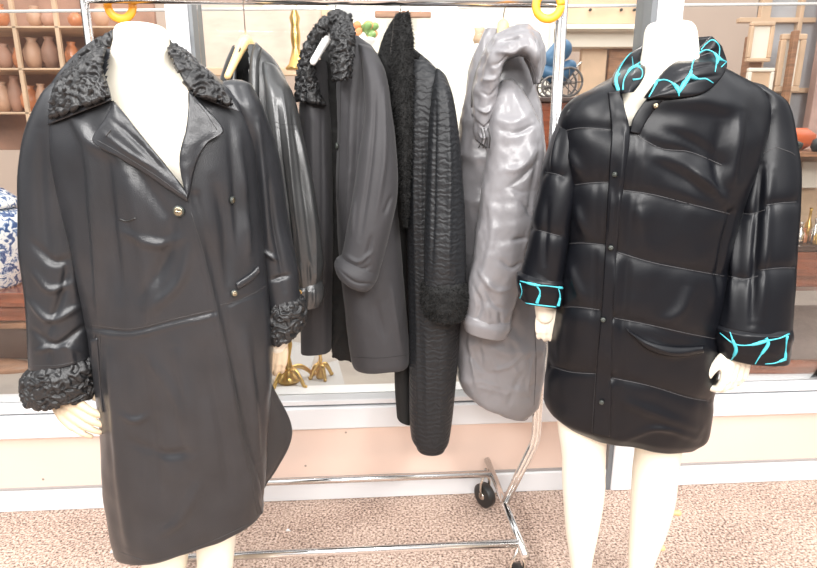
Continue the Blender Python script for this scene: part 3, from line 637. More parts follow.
rb_ = ribbon([(236, 70, 1.8), (238, 90, 1.8), (239, 140, 1.8)], [(246, 70, 1.8), (249, 100, 1.8), (249, 150, 1.8)], 30, 8, 0, .004); rb_.V[:, 1] += -.03; rb_.build('lining', M['lining'], g1)
k = ribbon([(247, 130, 1.8), (248, 100, 1.8), (249, 70, 1.8), (252, 50, 1.8), (256, 42, 1.8)], [(258, 120, 1.8), (259, 90, 1.8), (259, 65, 1.8), (261, 52, 1.8), (262, 48, 1.8)], 50, 14, .012, .004, g1U, .006); k.begin_front(); k.build('collar', M['leather2'], g1)
k = ribbon([(222, 92, 1.8), (226, 72, 1.8), (232, 56, 1.8), (240, 46, 1.8)], [(236, 110, 1.8), (236, 80, 1.8), (237, 62, 1.8), (241, 50, 1.8)], 40, 12, .01, .004, g1U, .004); k.build('collar', M['leather2'], g1)
o, gs = sleeve([(262, 62, 276, 66, 1.70, .03), (264, 85, 292, 92, 1.66, .055), (270, 130, 301, 130, 1.63, .06), (276, 180, 311, 180, 1.62, .062), (282, 230, 319, 230, 1.61, .062), (286, 275, 323, 272, 1.61, .06), (290, 292, 320, 288, 1.61, .05)],
    'sleeve', [M['leather2'], M['leather_edge']], g1, [([(282, 90), (290, 160), (302, 270)], 6, 9), ([(276, 100), (284, 180), (296, 280)], 5, -8), ([(292, 110), (304, 190), (314, 270)], 7, -8), ([(298, 130), (310, 200), (318, 260)], 5, 7), ([(290, 262), (294, 288)], 4, -7), ([(300, 262), (303, 288)], 4, 7), ([(309, 262), (310, 286)], 4, -7), ([(316, 255), (316, 284)], 4, 6)], seams=[[(266, 118), (282, 124), (298, 124)], [(267, 122), (282, 129), (299, 129)]])
o, gs = sleeve([(290, 288, 321, 284, 1.61, .052), (288, 293, 324, 290, 1.61, .058), (290, 302, 324, 300, 1.61, .056), (294, 309, 321, 307, 1.61, .05)], 'cuff', [M['leather2'], M['leather_edge']], g1, [([(296, 288), (297, 307)], 4, 5), ([(305, 288), (305, 308)], 4, -5), ([(314, 288), (314, 306)], 4, 5)], n=40)
mb = MB(); p = W(297, 292, 1.545); tube(mb, [p + Vector((-.014, 0, .006)), p + Vector((0, -.004, .008)), p + Vector((.012, 0, 0)), p + Vector((.004, 0, -.01)), p + Vector((-.012, 0, -.004)), p + Vector((-.014, 0, .006))], .0022, 6, 0, n=24); mb.build('cuff_buckle', M['brass'], g1)
# ---- G2 charcoal coat with curly collar
g2 = thing('coat', 'charcoal microfibre coat with black curly fur collar and rolled cuff, second garment on the rail', 'coat', (W(365, 360, 1.74).x, 1.74, W(365, 366, 1.74).z))
hanger('white hanger seen inside the curly-collared charcoal coat', 336, 0, 30, M['whitep'], 1.74, .075, .7)
s = loft([(306, 60, 326, 60, 1.80, .03), (300, 90, 327, 90, 1.79, .045), (297, 140, 330, 140, 1.78, .05), (298, 220, 332, 220, 1.78, .05), (300, 300, 331, 300, 1.78, .045), (301, 355, 331, 353, 1.78, .04)], 150, 80, .9, hem=.05).begin()
s.wrinkle(7, 14, 1.5, 21, 2); s.fold([(312, 110), (313, 220), (312, 340)], 6, 7).fold([(322, 110), (322, 220), (320, 340)], 5, -7); s.build('front_panel', M['poly'], g2)
s = loft([(322, 45, 348, 40, 1.84, .02), (320, 100, 350, 100, 1.83, .025), (322, 200, 362, 200, 1.83, .025), (328, 300, 372, 300, 1.83, .025), (333, 358, 388, 365, 1.83, .02)], 140, 70, .9, hem=.04).begin()
s.curls(4, 45, 3); s.build('fur_lining', M['lining'], g2, {'label': 'black curly fur lining inside the coat'})
Y = 1.73
s = loft([(338, 38, 358, 36, Y, .03), (337, 50, 372, 46, Y, .05), (337, 75, 382, 66, Y, .065), (338, 130, 392, 120, Y, .08), (336, 190, 396, 190, Y, .085), (338, 260, 402, 260, Y, .085), (345, 320, 407, 320, Y, .085), (352, 366, 410, 365, Y, .08), (354, 371, 409, 369, Y, .076)], 200, 120, .85, hem=.06).begin()
s.wrinkle(7, 8, 1.5, 31, 2).wrinkle(1.5, 25, 20, 4); s.fold([(352, 60), (350, 150), (345, 260)], 8, 7).fold([(362, 60), (358, 120), (355, 200)], 8, -7).fold([(392, 285), (396, 320), (402, 355)], 8, 6).fold([(375, 300), (385, 340)], 8, -6); s.fix(); g2U = s
s.seam([(341, 80), (340, 140), (338, 200)], .8, 1); s.seam([(352, 357), (380, 358), (406, 355)], .7, 1)
s.build('body', [M['poly'], M['lining']], g2)
o, gs = sleeve([(358, 44, 374, 50, 1.70, .035), (362, 66, 385, 70, 1.67, .05), (364, 110, 392, 110, 1.65, .058), (358, 160, 397, 160, 1.63, .062), (350, 210, 397, 200, 1.62, .064), (342, 250, 388, 242, 1.61, .062), (337, 272, 378, 280, 1.60, .056)],
    'sleeve', [M['poly'], M['lining']], g2, [([(376, 80), (372, 150), (360, 240)], 6, -6), ([(384, 90), (384, 160), (375, 220)], 7, 6), ([(345, 255), (358, 262), (372, 252)], 5, 5), ([(342, 262), (356, 272), (372, 265)], 4, -5), ([(372, 235), (366, 262)], 5, -6), ([(355, 200), (352, 235)], 4, 4), ([(392, 195), (384, 215)], 6, -5)], wr=(3, 12, 7, 8))
o, gs = sleeve([(336, 262, 380, 276, 1.60, .058), (334, 268, 378, 284, 1.60, .066), (338, 278, 373, 292, 1.60, .064), (344, 283, 370, 293, 1.60, .058)], 'cuff', [M['poly'], M['lining']], g2, [([(338, 268), (355, 282), (374, 284)], 4, -4)], n=50)
k = ribbon([(296, 100, 1.73), (297, 78, 1.73), (302, 52, 1.72), (314, 28, 1.71), (328, 15, 1.70), (340, 11, 1.70), (350, 20, 1.69)], [(325, 104, 1.73), (318, 90, 1.73), (314, 66, 1.73), (317, 46, 1.73), (326, 35, 1.72), (334, 31, 1.71), (342, 32, 1.70)], 130, 46, .02, .02); k.curls(5, 70, 12); k.hairs(1500, .006); k.build('collar', M['karakul'], g2, {'label': 'black curly fur collar'})
k = ribbon([(332, 28, 1.67), (331, 45, 1.64), (332, 65, 1.63), (334, 80, 1.63)], [(350, 14, 1.68), (354, 34, 1.64), (352, 60, 1.63), (350, 78, 1.63)], 90, 40, .022, .02, g2U, .008); k.curls(5, 70, 17); k.hairs(1200, .006); k.build('collar', M['karakul'], g2, {'label': 'black curly fur collar'})
mb = MB(); p, n_ = g2U.hit(338, 146); button(mb, p + n_ * .003, n_, .009, 0, .004); mb.build('button', M['dark'], g2)
# ---- G3 quilted long coat with smooth fur
g3 = thing('coat', 'long black quilted coat with smooth dark fur collar and cuff, beside the grey puffer', 'coat', (W(428, 450, 1.73).x, 1.73, W(428, 455, 1.73).z))
hanger('dark hanger inside the long quilted coat, only its wire hook showing', 400, 0, 22, M['blackp'], 1.74, .05, 1.2)
s = loft([(385, 34, 400, 30, 1.79, .03), (378, 60, 400, 50, 1.79, .04), (376, 110, 402, 110, 1.79, .045), (384, 200, 406, 200, 1.79, .05), (392, 300, 408, 300, 1.79, .05), (395, 390, 412, 390, 1.79, .045), (397, 420, 412, 425, 1.79, .04)], 130, 60, .9, hem=.05).begin()
s.wrinkle(5, 12, 2, 41); s.build('front_panel', M['lining'], g3)
Y = 1.73
s = loft([(398, 30, 412, 46, Y, .03), (400, 55, 432, 62, Y, .05), (400, 78, 446, 80, Y, .07), (400, 120, 453, 115, Y, .085), (403, 180, 458, 180, Y, .09), (407, 260, 461, 260, Y, .09), (409, 340, 460, 340, Y, .09), (409, 400, 455, 400, Y, .088), (411, 444, 449, 446, Y, .08), (416, 453, 445, 453, Y, .07)], 230, 110, .85, hem=.05).begin()
s.wrinkle(6, 9, 1.2, 51, 2); s.fold([(424, 90), (424, 180), (424, 280)], 6, -7).fold([(414, 90), (414, 200), (416, 300), (418, 430)], 6, 5).fold([(436, 330), (436, 440)], 7, -5).fold([(426, 330), (427, 440)], 7, 5); s.fix(); g3U = s; s.build('body', M['quilt'], g3)
o, gs = sleeve([(436, 68, 447, 78, 1.69, .03), (432, 90, 454, 95, 1.66, .055), (428, 140, 460, 140, 1.64, .062), (426, 200, 464, 200, 1.63, .066), (425, 250, 466, 250, 1.62, .066), (424, 288, 466, 288, 1.62, .062)],
    'sleeve', [M['quilt'], M['lining']], g3, [([(436, 100), (434, 180), (432, 280)], 5, -6), ([(448, 100), (450, 180), (448, 280)], 7, 6)], wr=(4, 12, 3, 8))
cuff([(424, 284, 465, 284, 1.62, .064), (422, 288, 467, 288, 1.62, .072), (422, 305, 467, 307, 1.62, .074), (426, 316, 464, 318, 1.62, .066)], g3, 'fur', 40, 90, 2, 60, 5000)
k = ribbon([(396, 14, 1.70), (393, 35, 1.68), (391, 70, 1.67), (394, 120, 1.66), (398, 175, 1.66), (404, 225, 1.67)], [(409, 12, 1.70), (413, 35, 1.67), (413, 58, 1.66), (413, 110, 1.65), (411, 170, 1.65), (407, 228, 1.67)], 140, 34, .028, .02, g3U, .006)
k.wrinkle(3, 40, 25, 3); k.hairs(9000, .008, .0008); k.build('collar', M['fur'], g3, {'label': 'smooth dark fur collar running down the front'})
k = ribbon([(376, 60, 1.77), (384, 35, 1.76), (396, 14, 1.75)], [(396, 70, 1.74), (397, 40, 1.73), (402, 14, 1.72)], 40, 14, .006, .012); k.hairs(800, .006); k.build('collar_back', M['lining'], g3)
k = ribbon([(410, 48, 1.69), (416, 52, 1.68), (420, 55, 1.68)], [(411, 66, 1.68), (414, 60, 1.68), (419, 57, 1.68)], 12, 8, .006, .01); k.hairs(200, .005); k.build('collar_tip', M['fur'], g3)
# ---- G4 grey puffer
g4 = thing('puffer_coat', 'light grey hooded puffer coat on a wooden hanger, last on the rail', 'coat', (W(500, 420, 1.76).x, 1.76, W(500, 425, 1.76).z))
hanger('pale wooden hanger poking out above the grey puffer coat', 503, 0, 28, M['wood'], 1.76, .08, 1.3)
Y = 1.78
s = loft([(486, 28, 510, 30, Y, .03), (474, 50, 528, 50, Y, .05), (466, 90, 540, 95, Y, .075), (459, 150, 544, 150, Y, .09), (458, 220, 545, 220, Y, .1), (458, 290, 546, 290, Y, .1), (457, 350, 546, 350, Y, .1), (459, 385, 542, 400, Y, .095), (468, 402, 537, 416, Y, .085), (490, 412, 528, 422, Y, .07)], 210, 150, .8, hem=.05).begin()
s.wrinkle(7, 10, 8, 61, 2).wrinkle(3, 30, 22, 5)
for q in ([(462, 120), (480, 125)], [(458, 150), (472, 158), (486, 158)], [(458, 195), (470, 200), (484, 202)], [(458, 245), (468, 250)], [(470, 345), (500, 352), (540, 352)], [(462, 380), (500, 390), (538, 392)], [(500, 330), (520, 345), (530, 380)]): s.fold(q, 14, 6, False); s.fold(q, 4, -7, False, True)
for q, w_, h_ in (([(530, 345), (510, 365), (480, 375)], 6, 7), ([(525, 365), (512, 395), (505, 412)], 6, -6), ([(470, 355), (485, 372), (500, 378)], 6, -6), ([(535, 350), (528, 385), (532, 405)], 5, 6), ([(468, 330), (472, 360), (478, 392)], 6, 7), ([(505, 330), (512, 360), (520, 380)], 5, 6), ([(515, 330), (525, 350), (530, 375)], 5, -6), ([(490, 350), (500, 380), (510, 410)], 7, 6), ([(475, 320), (480, 350), (485, 390)], 6, -5)): s.fold(q, w_, h_)
s.fix(); g4U = s; s.seam([(534, 320), (536, 360), (534, 405)], 1, 1); s.build('body', [M['grey'], M['greyd']], g4)
o, gs = sleeve([(500, 82, 512, 78, 1.70, .03), (495, 95, 524, 92, 1.68, .055), (488, 130, 540, 125, 1.66, .07), (486, 165, 547, 155, 1.65, .075), (482, 200, 541, 200, 1.64, .076), (476, 240, 532, 240, 1.63, .074), (470, 280, 521, 280, 1.62, .07), (465, 308, 514, 312, 1.62, .064), (463, 325, 511, 332, 1.62, .06)],
    'sleeve', [M['grey'], M['greyd']], g4, [([(500, 130), (515, 133), (536, 124)], 5, -8), ([(492, 118), (515, 122), (532, 112)], 12, 5), ([(508, 187), (522, 178), (538, 160)], 4, -7), ([(508, 187), (522, 192), (538, 190)], 4, -6), ([(505, 170), (520, 168), (534, 152)], 9, 6), ([(520, 200), (530, 215), (526, 240)], 4, -7), ([(512, 240), (526, 238)], 4, -7),
    ([(500, 260), (512, 268), (522, 262)], 5, -6), ([(478, 270), (495, 290), (510, 290)], 6, 6), ([(474, 285), (480, 305), (476, 322)], 5, -7), ([(484, 285), (494, 305), (506, 310)], 5, -7), ([(486, 305), (490, 325)], 4, 6), ([(498, 310), (503, 328)], 4, -6), ([(490, 200), (492, 240), (482, 280)], 10, 6),
    ([(534, 200), (528, 230), (522, 262)], 5, 6), ([(540, 140), (534, 180), (528, 215)], 5, -6)], wr=(6, 16, 12, 8, 3))
o, gs = sleeve([(463, 318, 512, 326, 1.62, .062), (462, 324, 511, 333, 1.62, .066), (464, 333, 507, 341, 1.62, .06)], 'cuff', [M['grey'], M['greyd']], g4, n=30)
# hood folded over
h1 = ribbon([(476, 140, 1.70), (472, 110, 1.69), (476, 75, 1.68), (490, 42, 1.67), (508, 26, 1.66), (528, 22, 1.65), (541, 36, 1.64), (546, 60, 1.65), (540, 82, 1.67)], [(490, 150, 1.69), (494, 125, 1.67), (498, 100, 1.65), (500, 78, 1.63), (508, 62, 1.62), (520, 55, 1.61), (530, 58, 1.61), (535, 72, 1.63), (536, 84, 1.66)], 190, 60, .04, .04, g4U, .01)
h1.wrinkle(9, 20, 20, 3, 2)
for q, w_, h_ in (([(500, 42), (515, 38), (530, 36)], 6, -8), ([(495, 52), (512, 52), (528, 44)], 6, 7), ([(490, 66), (502, 62), (512, 52)], 5, -8), ([(482, 80), (495, 78), (502, 70)], 6, 7), ([(480, 92), (490, 96), (498, 88)], 5, -8), ([(476, 108), (486, 112), (494, 104)], 5, 7), ([(476, 122), (484, 128), (492, 120)], 4, -8), ([(535, 36), (540, 55), (540, 70)], 5, -7), ([(528, 34), (536, 50), (536, 64)], 5, 6), ([(478, 134), (484, 138), (490, 132)], 4, 6)): h1.fold(q, w_, h_)
h1.build('hood', M['grey'], g4)
h2 = ribbon([(524, 58, 1.66), (530, 70, 1.66), (534, 84, 1.66)], [(538, 56, 1.65), (543, 66, 1.65), (541, 84, 1.66)], 24, 10, .002, .01); h2.build('hood_lining', M['greyd'], g4)
mb = MB()
for dx in (-3, 0, 4):
    tube(mb, [W(484 + dx, 128, 1.60), W(486 + dx, 138, 1.595), W(483 + dx * 1.5, 148, 1.60)], .0016, 6, 0, n=12)
mb.build('drawstring', M['blackp'], g4)

# ================================================================== RACK
rk = thing('clothes_rack', 'chrome rolling clothes rack with four hanging coats', 'clothes rack', (W(330, 560, 1.75).x, 1.75, 0))
ang = WA; RD = Vector((math.cos(ang), math.sin(ang), 0)); RNn = Vector((-RD.y, RD.x, 0))
ptR = W(559, 60, YR); ptR.z = 0; ptL = W(88, 30, YR - .06); ptL.z = 0
mb = MB(); tube(mb, [Vector((ptL.x, ptL.y, RAILZ)), Vector((ptR.x, ptR.y, RAILZ))], .0125, 16); mb.build('top_rail', M['chrome'], rk)
# base end corners from the floor marks
def atz(px, py, z):
    d = ray(px, py); t = (z - CH) / d.z; return CAM + d * t
bR = atz(488, 462, .165); fR = atz(524, 552, .165); Lb = (ptR - ptL).length
off = (ptR - ptL); off.z = 0
# right post with bend down to the base end bar
mid = bR.lerp(fR, .52)
kink = W(541, 438, YR + .0)
kink = Vector((ptR.x, ptR.y, 0)); kd = ray(540, 440); kink.z = CH + kd.z * (kink.y / kd.y)
for q in (0, 1):
    o_ = Vector((.012 * q - .006, 0, 0)); mb = MB()
    tube(mb, [Vector((ptR.x, ptR.y, RAILZ + .02)) + o_, Vector((ptR.x, ptR.y, kink.z + .03)) + o_ * 1.0, kink + o_ + Vector((-.002, 0, 0)), kink.lerp(mid, .12) + o_, kink.lerp(mid, .5) + o_, mid + o_ * .6], .0095 if q == 0 else .0095, 12); mb.build('post', M['chrome'], rk)
mb = MB(); tube(mb, [bR + (bR - fR) * .03, fR + (fR - bR) * .04], .0115, 12); mb.build('base_end', M['chrome'], rk)
LB = Lb - .2; bL = bR - RD * LB; fL = fR - RD * LB; midL = bL.lerp(fL, .5)
pj = atz(491, 474, .165); pf = atz(519, 543, .165)
mb = MB(); tube(mb, [pj, pj - RD * LB], .0115, 12); mb.build('base_rail', M['chrome'], rk)
mb = MB(); tube(mb, [pf, pf - RD * LB], .0115, 12); mb.build('base_rail', M['chrome'], rk)
mb = MB(); tube(mb, [bL, fL], .0115, 12); mb.build('base_end', M['chrome'], rk)
mb = MB(); tube(mb, [Vector((ptL.x, ptL.y, RAILZ + .02)), Vector((ptL.x, ptL.y, kink.z)), midL], .011, 12); mb.build('post', M['chrome'], rk)
for c, a in ((bR + Vector((-.012, -.03, 0)), .6), (fR + Vector((-.01, .03, 0)), .1), (bL, .2), (fL, .9)):
    mb = MB(); wc = Vector((c.x, c.y, .046)); ax = Vector((math.cos(a), math.sin(a), 0))
    tube(mb, [wc - ax * .016, wc - ax * .013, wc + ax * .013, wc + ax * .016], [.036, .045, .045, .036], 28, 0); tube(mb, [wc - ax * .018, wc + ax * .018], .014, 14, 1)
    cs = mb.build('caster', [M['blackp'], M['silver']], rk)
    mb = MB(); tube(mb, [wc + ax * .02, wc + ax * .02 + Vector((0, 0, .055)), Vector((c.x, c.y, .155))], .005, 8); tube(mb, [wc - ax * .02, wc - ax * .02 + Vector((0, 0, .055)), Vector((c.x, c.y, .155))], .005, 8); mb.build('fork', M['silver'], cs)
# orange size rings hooked on the rail ends
for px, lb_ in ((119, 'orange plastic ring on the rack rail above the left mannequin'), (549, 'orange plastic ring on the rack rail beside the right post')):
    c = W(px, -4, YR - .03); c.z = RAILZ - .012; mb = MB(); tube(mb, [c + Vector((.033 * math.cos(a), 0, .033 * math.sin(a))) for a in np.linspace(0, 2 * math.pi, 33)], .011, 10, 0, flat=.35)
    tag(mb.build('size_ring', M['orange']), lb_, 'ring', 'size rings on the rack')

# ================================================================== BEHIND THE GLASS
def pxbox(name, x0, y0, x1, y1, Y, dep, m_, bev=.004, parent=None):
    a, b = span(x0, y0, x1, y1, Y); mb = MB(); box(mb, ((a.x + b.x) / 2, Y + dep / 2, (a.z + b.z) / 2), (b.x - a.x, dep, b.z - a.z), 0, 0, bev)
    return mb.build(name, m_, parent, smooth=False)
ZP = .405
# rod along the top of the window display
mb = MB(); tube(mb, [W(-60, 12, 2.16), W(900, 3, 2.32)], .005, 8); tag(mb.build('white_rod', M['whitep']), 'thin white rod running across the display just behind the glass', 'rod')
# left: chest with jar
ch = thing('wooden_chest', 'reddish mahogany chest carrying the blue-and-white jar', 'chest', (W(-20, 400, 2.3).x, 2.4, ZP))
Yc = 2.34; x0 = W(-120, 300, Yc).x; x1 = W(84, 300, Yc).x; xc = (x0 + x1) / 2; wdt = x1 - x0
zt = W(0, 292, Yc).z
def slab(name, za, zb, grow, m_, parent, d=.5, pr=None):
    mb = MB(); box(mb, (xc, Yc + d / 2 - grow, (za + zb) / 2), (wdt + grow * 2, d, abs(zb - za)), 0, 0, .004); return mb.build(name, m_, parent, smooth=False)
slab('top', zt, zt - .06, .02, M['redwood'], ch)
slab('drawer', zt - .066, zt - .125, .0, M['redwood'], ch)
slab('moulding', zt - .13, zt - .155, .015, M['brownwood'], ch)
slab('body', zt - .155, ZP + .01, -.03, M['darkwood'], ch, .44)
mb = MB(); c = W(8, 365, Yc - .02); lathe(mb, (c.x, Yc - .055, c.z - .05), [(.03, 0), (.1, .02), (.135, .045), (.13, .07), (.06, .085)], 30, 0, 1, .38); tag(mb.build('bowl', M['brownwood']), 'brown wooden bowl in front of the mahogany chest at far left', 'bowl')
mb = MB(); capsule(mb, [W(-40, 408, 2.16), W(10, 403, 2.2), W(33, 398, 2.22)], [.012, .014, .008], 10); tag(mb.build('horn', M['wood']), 'pale horn lying on the sill under the left lambswool cuff', 'horn')
c = W(-8, 284, 2.45); jr = thing('porcelain_jar', 'blue-and-white floral porcelain jar with lid on the mahogany chest', 'jar', (c.x, 2.45, zt))
mb = MB(); jh = (W(0, 208, 2.45).z - zt); R0 = (W(25, 230, 2.45).x - c.x)
lathe(mb, (c.x, 2.45, zt), [(R0 * .62, 0), (R0 * .66, .01), (R0 * .8, jh * .3), (R0 * .98, jh * .62), (R0, jh * .8), (R0 * .9, jh * .95), (R0 * .7, jh)], 48); mb.build('body', M['porc'], jr)
mb = MB(); lathe(mb, (c.x, 2.45, zt + jh), [(R0 * .72, 0), (R0 * .84, .006), (R0 * .84, .02), (R0 * .78, .04), (R0 * .55, .075), (R0 * .2, .095), (R0 * .12, .1), (R0 * .17, .12), (R0 * .05, .135)], 48); mb.build('lid', M['porc'], jr)
# dark figurines behind jar
for i, (px, py, lab) in enumerate(((5, 178, 'dark cast ornament standing behind the porcelain jar, at the frame edge'), (17, 182, 'dark cast ornament beside the leather shoulder behind the jar'))):
    mb = MB(); c = W(px, py, 2.72); hh = .14 - i * .03; lathe(mb, (c.x, 2.72, zt), [(.035, 0), (.03, .02), (.014, .04), (.03, .08), (.036, .11 + 0 * hh), (.02, .15), (.008, .2 + hh * .3)], 20); tag(mb.build('ornament', M['dark']), lab, 'ornament')
# left shelves with boxes and glass
sh = thing('display_shelf', 'tall terracotta-backed glass display shelf at far left', 'shelf', (W(20, 150, 3.0).x, 3.0, 0))
Ys = 3.0
def shelfbox(name, x0, y0, x1, y1, Y, d, m_, p): return pxbox(name, x0, y0, x1, y1, Y, d, m_, .002, p)
shelfbox('back', -60, -60, 160, 150, Ys + .3, .03, M['terra'], sh)
for y in (26, 68, 112): shelfbox('shelf_board', -60, y, 158, y + 2, Ys, .3, M['tan'], sh)
for x in (19, 61): shelfbox('upright', x, -60, x + 4, 150, Ys, .02, M['tan'], sh)
shelfbox('leg', -50, 150, -40, 285, Ys, .03, M['cream'], sh); shelfbox('leg', 150, 150, 160, 285, Ys, .03, M['cream'], sh)
k = 0
for yb, xs in ((26, ((-2, 9, 22), (34, 8, 20), (47, 7, 17), (74, 7, 15), (100, 8, 22))), (68, ((4, 8, 24), (17, 5, 20), (33, 9, 30), (50, 8, 31), (72, 7, 26))), (112, ((3, 8, 30), (16, 7, 36), (30, 9, 26), (42, 6, 28)))):
    for x, r_, h_ in xs:
        mb = MB(); a = W(x, yb, Ys + .1); R_ = (W(x + r_, yb, Ys + .1).x - a.x); H_ = W(x, yb - h_, Ys + .1).z - a.z; mm = [M['amber'], M['vasepale'], M['terra']][k % 3]; k += 1
        lathe(mb, (a.x, Ys + .12, a.z + .002), [(R_ * .6, 0), (R_ * .95, H_ * .25), (R_, H_ * .55), (R_ * .6, H_ * .82), (R_ * .45, H_ * .9), (R_ * .65, H_)], 20)
        row = {26: 'top', 68: 'middle', 112: 'bottom'}[yb]; kd_ = ['amber', 'tan', 'terracotta'][(k - 1) % 3]
        sz = ['first', 'second', 'third', 'fourth', 'fifth'][[q[0] for q in xs].index(x)]
        tag(mb.build('vase', mm), '%s pottery vase, %s from the left on the %s glass shelf' % (kd_, sz, row), 'vase', 'vases on the display shelf')
shelfbox_ = None
# big pale picture between left mullion and third coat
def picture(label, x0, y0, x1, y1, Y, fm, cm, bw, name='picture_frame', cat='picture'):
    a, b = span(x0, y0, x1, y1, Y); t = thing(name, label, cat, ((a.x + b.x) / 2, Y, a.z)); w_, h_ = b.x - a.x, b.z - a.z
    mb = MB()
    for cx, cz, sx, sz in (((a.x + b.x) / 2, a.z + bw / 2, w_, bw), ((a.x + b.x) / 2, b.z - bw / 2, w_, bw), (a.x + bw / 2, (a.z + b.z) / 2, bw, h_ - 2 * bw), (b.x - bw / 2, (a.z + b.z) / 2, bw, h_ - 2 * bw)): box(mb, (cx, Y, cz), (sx, .03, sz), 0, 0, .004)
    mb.build('frame', fm, t, smooth=False); mb = MB(); box(mb, ((a.x + b.x) / 2, Y + .006, (a.z + b.z) / 2), (w_ - 2 * bw, .012, h_ - 2 * bw)); mb.build('canvas', cm, t, smooth=False); return t
picture('large pale landscape picture in a tan frame behind the wooden hanger', 190, -30, 330, 76, 3.3, M['tan'], mat('pale_landscape', (.62, .5, .42), .7, var=.12, vscale=7, stretch=(1, 1, 3)), .04)
# gilt candlestick
def gilt(name, label, px, ybase, ytop, Y, zb=None, r=.03, cat='candlestick'):
    c = W(px, ybase, Y); z0 = c.z if zb is None else zb; H_ = W(px, ytop, Y).z - z0; mb = MB(); p = [(r * 1.5, 0), (r * 1.6, .02 * H_), (r * 1.1, .06 * H_)]
    for i in range(1, 12): f = i / 12; p.append((r * (.35 + .4 * abs(math.sin(i * 1.35))), H_ * (.08 + .9 * f)))
    p.append((r * .1, H_)); lathe(mb, (c.x, Y, z0), p, 20)
    o = mb.build(name, M['brass']); tag(o, label, cat); return o
gilt('wall_sconce', 'tall gilt ornament hanging between the leather jacket and the curly-collared coat', 297, 70, -30, 3.1, None, .035, 'sconce')
# brass candelabra on the platform
def candelabra(name, label, px, py, top, Y, r, arms=3):
    c = W(px, py, Y); H_ = W(px, top, Y).z - ZP
    t = thing(name, label, 'candelabra', (c.x, Y, ZP)); mb = MB()
    p = [(r * 1.2, 0), (r * 1.3, .012), (r * .9, .03), (r * .5, .05)]
    for i in range(8): p.append((r * (.28 + .28 * abs(math.sin(i * 1.7))), .05 + (H_ - .06) * (i + 1) / 9))
    p.append((r * .3, H_)); lathe(mb, (c.x, Y, ZP), p, 24); mb.build('stem', M['brass'], t)
    for k in range(arms):
        a = 2 * math.pi * k / arms + .5; d = Vector((math.cos(a), math.sin(a), 0)); b = Vector((c.x, Y, ZP)); mb = MB()
        tube(mb, [b + Vector((0, 0, .05)), b + d * r * 1.2 + Vector((0, 0, .055)), b + d * r * 2.2 + Vector((0, 0, .03)), b + d * r * 2.8 + Vector((0, 0, .006)), b + d * r * 3.1 + Vector((0, 0, .014))], [.008, .01, .008, .007, .004], 8, 0, n=20); mb.build('foot', M['brass'], t)
    return t
candelabra('candelabra', 'ornate gilt candelabra base on the sill beside the left mannequin hand', 290, 396, 250, 2.17, .036, 5)
candelabra('candelabra', 'slender gilt candelabra with scrolled feet on the sill below the curly-collared coat', 322, 398, 335, 2.2, .016, 4)
for (a, b, c_, d_, lb_) in (((293, 372), (338, 360), (345, 385), (300, 396), 'larger grey paper sheet lying on the display floor by the gilt candelabra'), ((285, 340), (318, 346), (310, 370), (288, 366), 'smaller grey paper piece lying farther back behind the gilt candelabra')):
    mb = MB(); P_ = [atz(*q, ZP + .003) for q in (a, b, c_, d_)]; P2 = [p - Vector((0, 0, .002)) for p in P_]; mb.add(P_ + P2, [(0, 1, 2, 3), (7, 6, 5, 4), (0, 4, 5, 1), (1, 5, 6, 2), (2, 6, 7, 3), (3, 7, 4, 0)]); tag(mb.build('paper_sheet', M['paper'], None, False), lb_, 'paper')
# white pleated curtain
a = W(330, 200, 3.4); b = W(545, 200, 3.4); zt_ = W(400, -30, 3.4).z; mb = MB(); n_ = 160; V = []; Fc = []
for i in range(n_ + 1):
    f = i / n_; x = a.x + (b.x - a.x) * f; y = 3.4 + .02 * math.sin(f * 90) + .01 * math.sin(f * 37 + 1)
    V += [(x, y, .45), (x, y, zt_), (x, y + .006, .45), (x, y + .006, zt_)]
for i in range(n_): q = i * 4; Fc += [(q, q + 4, q + 5, q + 1), (q + 2, q + 3, q + 7, q + 6)]
mb.add(V, Fc); tag(mb.build('curtain', M['white']), 'bright white pleated curtain behind the long quilted coat', 'curtain')
picture('small brown and gilt framed picture above the long quilted coat', 375, -20, 431, 18, 3.2, M['brownwood'], mat('dull_canvas', (.45, .36, .32), .7, var=.3, vscale=15), .035)
mb = MB(); P_ = [W(*q, 3.1) for q in ((338, 9), (363, 3), (366, 14), (342, 21))]; P2 = [p + Vector((0, .004, 0)) for p in P_]; mb.add(P_ + P2, [(0, 1, 2, 3), (7, 6, 5, 4), (0, 4, 5, 1), (1, 5, 6, 2), (2, 6, 7, 3), (3, 7, 4, 0)]); tag(mb.build('card', M['paper'], None, False), 'tilted grey card above the curly fur collar', 'card')
mb = MB()
def pedestal(label, px, py, Y, r):
    c = W(px, py, Y); H_ = c.z - ZP; t = MB(); lathe(t, (c.x, Y, ZP), [(r * 1.5, 0), (r * 1.5, .03), (r, .05), (r, H_ - .03), (r * 1.4, H_ - .015), (r * 1.4, H_ - .001)], 24); tag(t.build('pedestal', M['whitep']), label, 'pedestal')
pedestal('white pedestal under the orange and green artificial flowers', 364, 38, 3.12, .04); pedestal('slim white pedestal under the tan wooden ornament', 479, 44, 3.0, .018)
for i in range(16):
    c = W(354 + rng.rand() * 20, (24 if i else 34) + rng.rand() * 12, 3.1 + rng.rand() * .05); capsule(mb, [c, c + Vector((.006, 0, .004))], .018, 8, i % 2, 6)
tag(mb.build('artificial_flowers', [M['pinkfl'], M['green']]), 'bunch of orange and green artificial flowers above the charcoal coat shoulder', 'flowers')
mb = MB(); c = W(479, 44, 3.0); lathe(mb, (c.x, 3.0, c.z), [(.022, 0), (.03, .02), (.02, .05), (.026, .07)], 16); tag(mb.build('wooden_ornament', M['tan']), 'small tan wooden ornament left of the grey hood', 'ornament')
